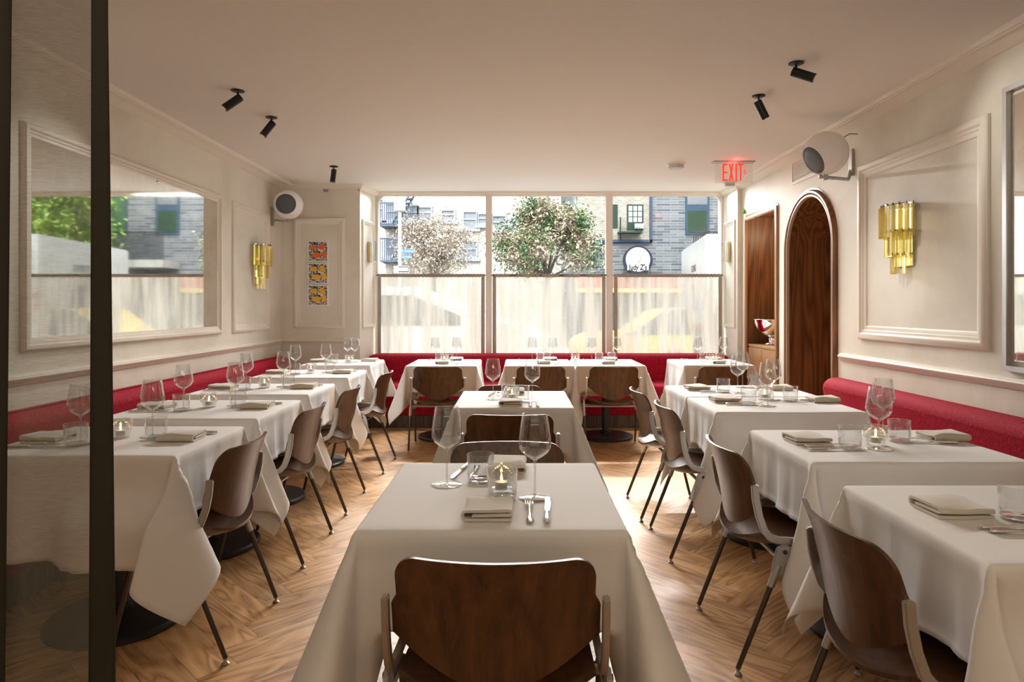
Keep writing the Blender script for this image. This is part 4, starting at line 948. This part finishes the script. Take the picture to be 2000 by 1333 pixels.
# grey brick restaurant building on the right
YG = 21.0
rt, rcx = building('restaurant_building', 'grey brick restaurant building with blue-framed windows across the street', W(1120, 0, YG)[0], 20, YG, 11, m_grey, [])
def part(b, name, mat, par=rt): return b.build(name, mat, par)
m_creamr = brick('reflected_cream_brick', (.19, .175, .155), (.14, .125, .10), (.21, .20, .18), 1.0, .16, .055)  # reflection of a cream building, put into the window as brick colour
def rbox(b, px0, px1, py0, py1, y0, y1, d=YG):
    xa, za = W(px0, py1, d); xb, zb = W(px1, py0, d); return b.box(xa-rcx, xb-rcx, y0, y1, za-ZG, zb-ZG)
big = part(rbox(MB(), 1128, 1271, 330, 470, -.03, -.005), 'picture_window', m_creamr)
b = MB()
for a_ in ((1268, 1273, 330, 474), (1124, 1273, 469, 474), (1187, 1190, 330, 470)): rbox(b, *a_, -.10, -.031)
b.build('window_frame', m_blueframe, big)
for px0, px1, py0, py1 in ((1196, 1206, 400, 446), (1224, 1256, 400, 450)):  # sashes of the reflected building, modelled as solid parts of the window
    f = rbox(MB(), px0, px1, py0, py1, -.05, -.031).build('reflected_sash', m_gf, big)
b = MB()
for i in range(3):
    for j in range(3): rbox(b, 1227+i*9.3, 1234.5+i*9.3, 403+j*11, 412.5+j*11, -.058, -.0505)
b.build('reflected_sash_pane', M('bright_pane', (.20, .20, .19), .4), big)
rbox(MB(), 1238, 1255, 438, 448, -.18, -.06).build('reflected_air_conditioner', m_stone, big)
b = MB()
rbox(b, 1205, 1250, 455, 458, -.4, -.06)
for k in range(14): rbox(b, 1206+k*3.2, 1206.7+k*3.2, 446, 455, -.38, -.36)
rbox(b, 1210, 1212, 425, 470, -.12, -.06); b.build('fire_escape', m_gf, big)  # this fire escape also belongs to the built-in reflection
w2 = rbox(MB(), 1338, 1385, 330, 459, -.03, -.005).build('tall_window', m_blueframe, rt)
rbox(MB(), 1343, 1380, 412, 455, -.036, -.0305).build('window_pane', M('green_pane', (.018, .034, .022), .15), w2)
rbox(MB(), 1342, 1381, 345, 400, -.036, -.0305).build('window_pane', M('grey_pane', (.08, .085, .09), .3), w2)
# more windows of the facade, seen only in the mirror
for px0, px1 in ((1440, 1500), (1540, 1600)):
    w3 = rbox(MB(), px0, px1, 380, 459, -.03, -.005).build('tall_window', m_blueframe, rt)
    rbox(MB(), px0+4, px1-4, 386, 455, -.036, -.0305).build('window_pane', M('green_pane', (.03, .065, .035), .15), w3)
b = MB(); rbox(b, 1338, 1640, 512, 526, -1.0, -.01); b.build('balcony_slab', m_stone, rt)
b = MB(); rbox(b, 1338, 1640, 459, 461.5, -1.0, -.96)
for k in range(76): rbox(b, 1338+k*4, 1339.8+k*4, 461, 512, -.99, -.97)
b.build('balcony_railing', M('dark_rail', (.03, .032, .036), .5), rt)
m_redaw = M('red_fascia', (.22, .05, .035), .6); m_yelaw = M('yellow_fascia', (.30, .21, .05), .6); m_shop = M('shop_interior', (.22, .20, .18), .6)
rbox(MB(), 1124, 1335, 541, 562, -.12, -.01).build('fascia', m_redaw, rt)
rbox(MB(), 1124, 1335, 563, 572, -.12, -.01).build('fascia_band', m_yelaw, rt)
for px0, px1 in ((1128, 1180), (1186, 1238), (1244, 1330)):
    rbox(MB(), px0, px1, 576, 676, -.05, -.01).build('shop_window', m_dpane, rt)
# round Judy Z's sign
sg = thing('hanging_sign', 'round dark sign with white disc reading Judy Z\'s on the grey brick', 'sign', (W(1241, 0, YG)[0], YG-.42, W(0, 511, YG)[1]))
b = MB(); b.cyl((0, -.02, 0), (0, .06, 0), .455, n=48); b.build('sign_board', M('navy_sign', (.012, .015, .028), .5), sg)
m_signw = M('sign_white', (.30, .295, .28), .6); m_ink = M('sign_ink', (.006, .006, .01), .6); m_goldink = M('gold_ink', (.18, .12, .03), .5)
b = MB(); b.cyl((0, -.032, .03), (0, -.021, .03), .375, n=48); b.build('sign_disc', m_signw, sg)
MB().box(-.33, .33, -.037, -.0325, -.30, -.10).build('sign_band', m_signw, sg)
text("Judy Z's", .235, .004, m_ink, sg, (-.01, -.043, -.285), sx=.74, shear=.15, bold=.004)
b = MB(); b.cyl((.0, -.036, -.1), (.10, -.036, .10), .010, n=6).cyl((-.06, -.036, -.1), (.14, -.036, .02), .006, n=6); b.build('gold_mark', m_goldink, sg)
b = MB(); b.cyl((0, .06, .0), (0, .415, .0), .03, n=8); b.build('bracket', m_blueframe, sg)
ls = thing('script_sign', 'outlined cream script letters reading Judy Z\'s on the grey brick wall', 'sign', (W(1138, 0, YG)[0], YG, W(0, 519, YG)[1]))
m_ivory = M('ivory_letter', (.28, .26, .19), .5)
text("Judy Z's", .86, .02, m_ivory, ls, (-.30, -.06, 0), sx=.86, shear=.25, bold=.018)
text("Judy Z's", .86, .02, M('grey_letter', (.05, .05, .048), .5), ls, (-.30, -.085, 0), sx=.86, shear=.25, bold=-.012, name='letter_face')

for m_ in bpy.data.materials:
    if m_.name in ('sign_ink', 'grey_letter', 'blue_steel', 'green_sash', 'faded_steel', 'navy_sign', 'dark_rail', 'green_pane', 'pale_sash', 'grey_brick', 'cream_brick', 'reflected_cream_brick', 'sign_blue', 'grey_ink'): P(m_).inputs['Specular IOR Level'].default_value = .08
# trees
def leafmat(name, stops, tr=.3):
    m = M(name, stops[0][1], .7); n = N(m, 'TexNoise', Scale=2.2, Detail=3.0); L(m, coords(m), n.inputs['Vector']); L(m, ramp(m, n.outputs[0], stops), P(m).inputs['Base Color']); return m
m_leafg = leafmat('sunlit_green_leaves', [(.36, (.016, .055, .014)), (.46, (.055, .13, .03)), (.50, (.24, .19, .13)), (.75, (.34, .29, .22))])  # pale stops paint sunlight on the leaves into the green
m_leafa = leafmat('pale_autumn_leaves', [(.3, (.20, .155, .11)), (.6, (.36, .31, .26))]); m_leafy = leafmat('fresh_green_leaves', [(.3, (.09, .20, .025)), (.65, (.26, .36, .07))])
m_bark = M('bark', (.05, .042, .038), .9)
def tree(label, x, y, zc_, rx, rz_, n, mat, seed, size=.13, ztrunk=None):
    rnd = random.Random(seed); t = thing('street_tree', label, 'tree', (x, y, ZG)); zc_ -= ZG
    b = MB(); b.cyl((0, 0, 0), (.03, 0, zc_-rz_*.5), .10, .07, 10)
    cl = []
    for k in range(26):
        a = rnd.uniform(0, 2*PI); e = rnd.uniform(-.7, 1); q = rnd.uniform(.45, .88); c_ = math.sqrt(max(0, 1-e*e))
        p = Vector((rx*q*c_*math.cos(a), rx*q*c_*math.sin(a), zc_+rz_*q*e)); cl.append(p)
        if k % 2 == 0: b.cyl((.03, 0, zc_-rz_*.55), p, .04, .008, 6)
    b.build('trunk', m_bark, t, smooth=True)
    f = MB()
    for _ in range(n):
        c_ = rnd.choice(cl); q = Vector((rnd.gauss(0, 1), rnd.gauss(0, 1), rnd.gauss(0, .8)))*rx*.17; p = c_+q
        d = Vector((rnd.gauss(0, 1), rnd.gauss(0, 1), rnd.gauss(-.2, .6))).normalized(); s_ = d.cross((rnd.gauss(0, .4), rnd.gauss(0, .4), 1)).normalized()
        l_ = size*rnd.uniform(.7, 1.5); w_ = l_*.2
        f.add([p, p+d*l_*.5+s_*w_, p+d*l_, p+d*l_*.5-s_*w_], [(0, 1, 2, 3)])
    f.build('foliage', mat, t)
x, z = W(845, 498, 20); tree('pale brown leafed tree left of the street sign pole', x, 20, z, 1.30, 1.20, 20000, m_leafa, 1, .075)
x, z = W(1066, 488, 16); tree('green tree with painted-in sunlit leaf tips behind the middle window pane', x, 16, z, 1.22, 1.30, 24000, m_leafg, 2, .085)
tree('fresh green tree beyond the parked truck, seen in the mirror', 8.2, 18.4, 3.6, 2.2, 2.1, 22000, m_leafy, 3, .15)
# street sign pole
px, pz = W(781, 0, 14)[0], 0
t = thing('street_sign_post', 'white street pole with two blue street name signs and one-way sign', 'street sign', (px, 14, ZG))
m_pole = M('pale_pole', (.28, .275, .27), .5); m_blue = M('sign_blue', (.02, .09, .19), .5)
MB().cyl((0, 0, 0), (0, 0, 5), .036, n=14).build('pole', m_pole, t, smooth=True)
MB().box(-.11, .11, -.08, .08, W(0, 413, 14)[1]-ZG, W(0, 388, 14)[1]-ZG).build('signal_box', m_pole, t, bevel=.01)
z = W(0, 491, 14)[1]-ZG; sb = MB().box(.045, .30, -.012, .0, z-.045, z+.050).build('name_sign', m_blue, t); text('7 Avenue', .068, .002, m_signw, sb, (.172, -.014, z-.02), name='sign_text')
z = W(0, 502, 14)[1]-ZG; sb = MB().box(.045, .245, -.012, .0, z-.045, z+.045).build('name_sign', m_blue, t); text('Carmine', .062, .002, m_signw, sb, (.142, -.014, z-.02), name='sign_text')
z = W(0, 527, 14)[1]-ZG; sb = MB().box(-.12, .20, -.05, -.042, z-.07, z+.075).build('one_way_sign', m_signw, t)
MB().box(-.02, .19, -.054, -.0505, z-.055, z+.060).build('black_border', m_ink, sb); MB().box(-.015, .18, -.057, -.0545, z-.038, z+.043).build('white_arrow', m_signw, sb)
# vehicles
def vehicle(name, label, cat, x, y, prof, width, mat, wheels, winds, glow=None):
    t = thing(name, label, cat, (x, y, ZG)); b = MB().prism(prof, 'y', 0, width); b.build('body', mat, t, bevel=.04, seg=3, smooth=True)
    for w_ in winds: MB().prism(w_, 'y', -.008, .02).build('window', m_dpane, t)
    for wx in wheels:
        MB().cyl((wx, -.015, .33), (wx, .18, .33), .33, n=28).build('wheel', m_rubber, t, smooth=True)
    return t
m_vw = M('white_paint', (.27, .27, .265), .3)
vehicle('white_van', 'white minivan parked outside behind the linen curtains', 'van', -4.6, 11.2,
    [(0, .35), (0, 1.2), (.25, 1.70), (.7, 1.78), (2.9, 1.76), (3.8, 1.38), (4.9, 1.05), (5.3, .85), (5.35, .35)], 1.8, m_vw, (1.0, 4.35),
    [[(.45, 1.15), (.55, 1.60), (1.5, 1.64), (1.5, 1.12)], [(1.6, 1.12), (1.6, 1.64), (2.85, 1.62), (3.65, 1.28), (3.65, 1.12)]])
m_taxi = M('taxi_yellow', (.24, .175, .045), .35)
vehicle('yellow_taxi', 'yellow taxi parked outside behind the linen curtains', 'car', 1.05, 12.0,
    [(0, .3), (0, .78), (.3, .92), (1.0, .96), (1.6, 1.38), (2.0, 1.42), (2.1, .95), (2.12, .3)], 1.7, m_taxi, (.55, 1.75), [[(.75, .93), (1.05, .985), (1.6, 1.37), (1.98, 1.40), (2.06, .93)]])
# box truck
tr = thing('box_truck', 'white box truck parked at the right outside the window', 'truck', (3.45, 12.3, ZG), R(-7)); Ht = 2.65-ZG
MB().box(0, 2.4, 0, 3.6, .55, Ht).build('cargo_box', m_vw, tr, bevel=.03)
MB().box(.12, 2.28, -.012, -.0005, .7, Ht-.22).build('rear_door', M('truck_door', (.24, .24, .235), .4), tr, bevel=.004)
MB().box(.05, 2.35, -.10, -.002, .45, .54).build('bumper', m_iron, tr)
MB().box(-.008, -.0005, .0, 3.58, 1.02, 1.09).build('orange_stripe', M('stripe_orange', (.25, .08, .03), .5), tr); MB().box(-.008, -.0005, .0, 3.58, .93, 1.0).build('grey_stripe', M('stripe_grey', (.06, .06, .07), .5), tr)
MB().prism([(.9, 1.35), (1.5, 1.35), (1.7, 1.9), (1.15, 1.85)], 'x', -.008, -.0005).build('blue_mark', M('mark_blue', (.03, .04, .09), .5), tr)
MB().box(-.012, -.0005, .35, 2.6, 2.05, 2.42).build('raised_panel', m_vw, tr)
text('7530903', .20, .002, M('grey_ink', (.05, .05, .055), .5), tr, (-.015, 1.45, 2.15), rot=(PI/2, 0, -PI/2), name='fleet_number')
m_tail = M('tail_red', (.22, .015, .012), .3)
for k in range(3): MB().cyl((.055, -.02, 1.25+k*.2), (.055, .0, 1.25+k*.2), .055, n=20).build('tail_light', m_tail if k else m_signw, tr)
for wy in (.8, 2.9): MB().cyl((.02, wy, .40), (.30, wy, .40), .40, n=28).build('wheel', m_rubber, tr, smooth=True)
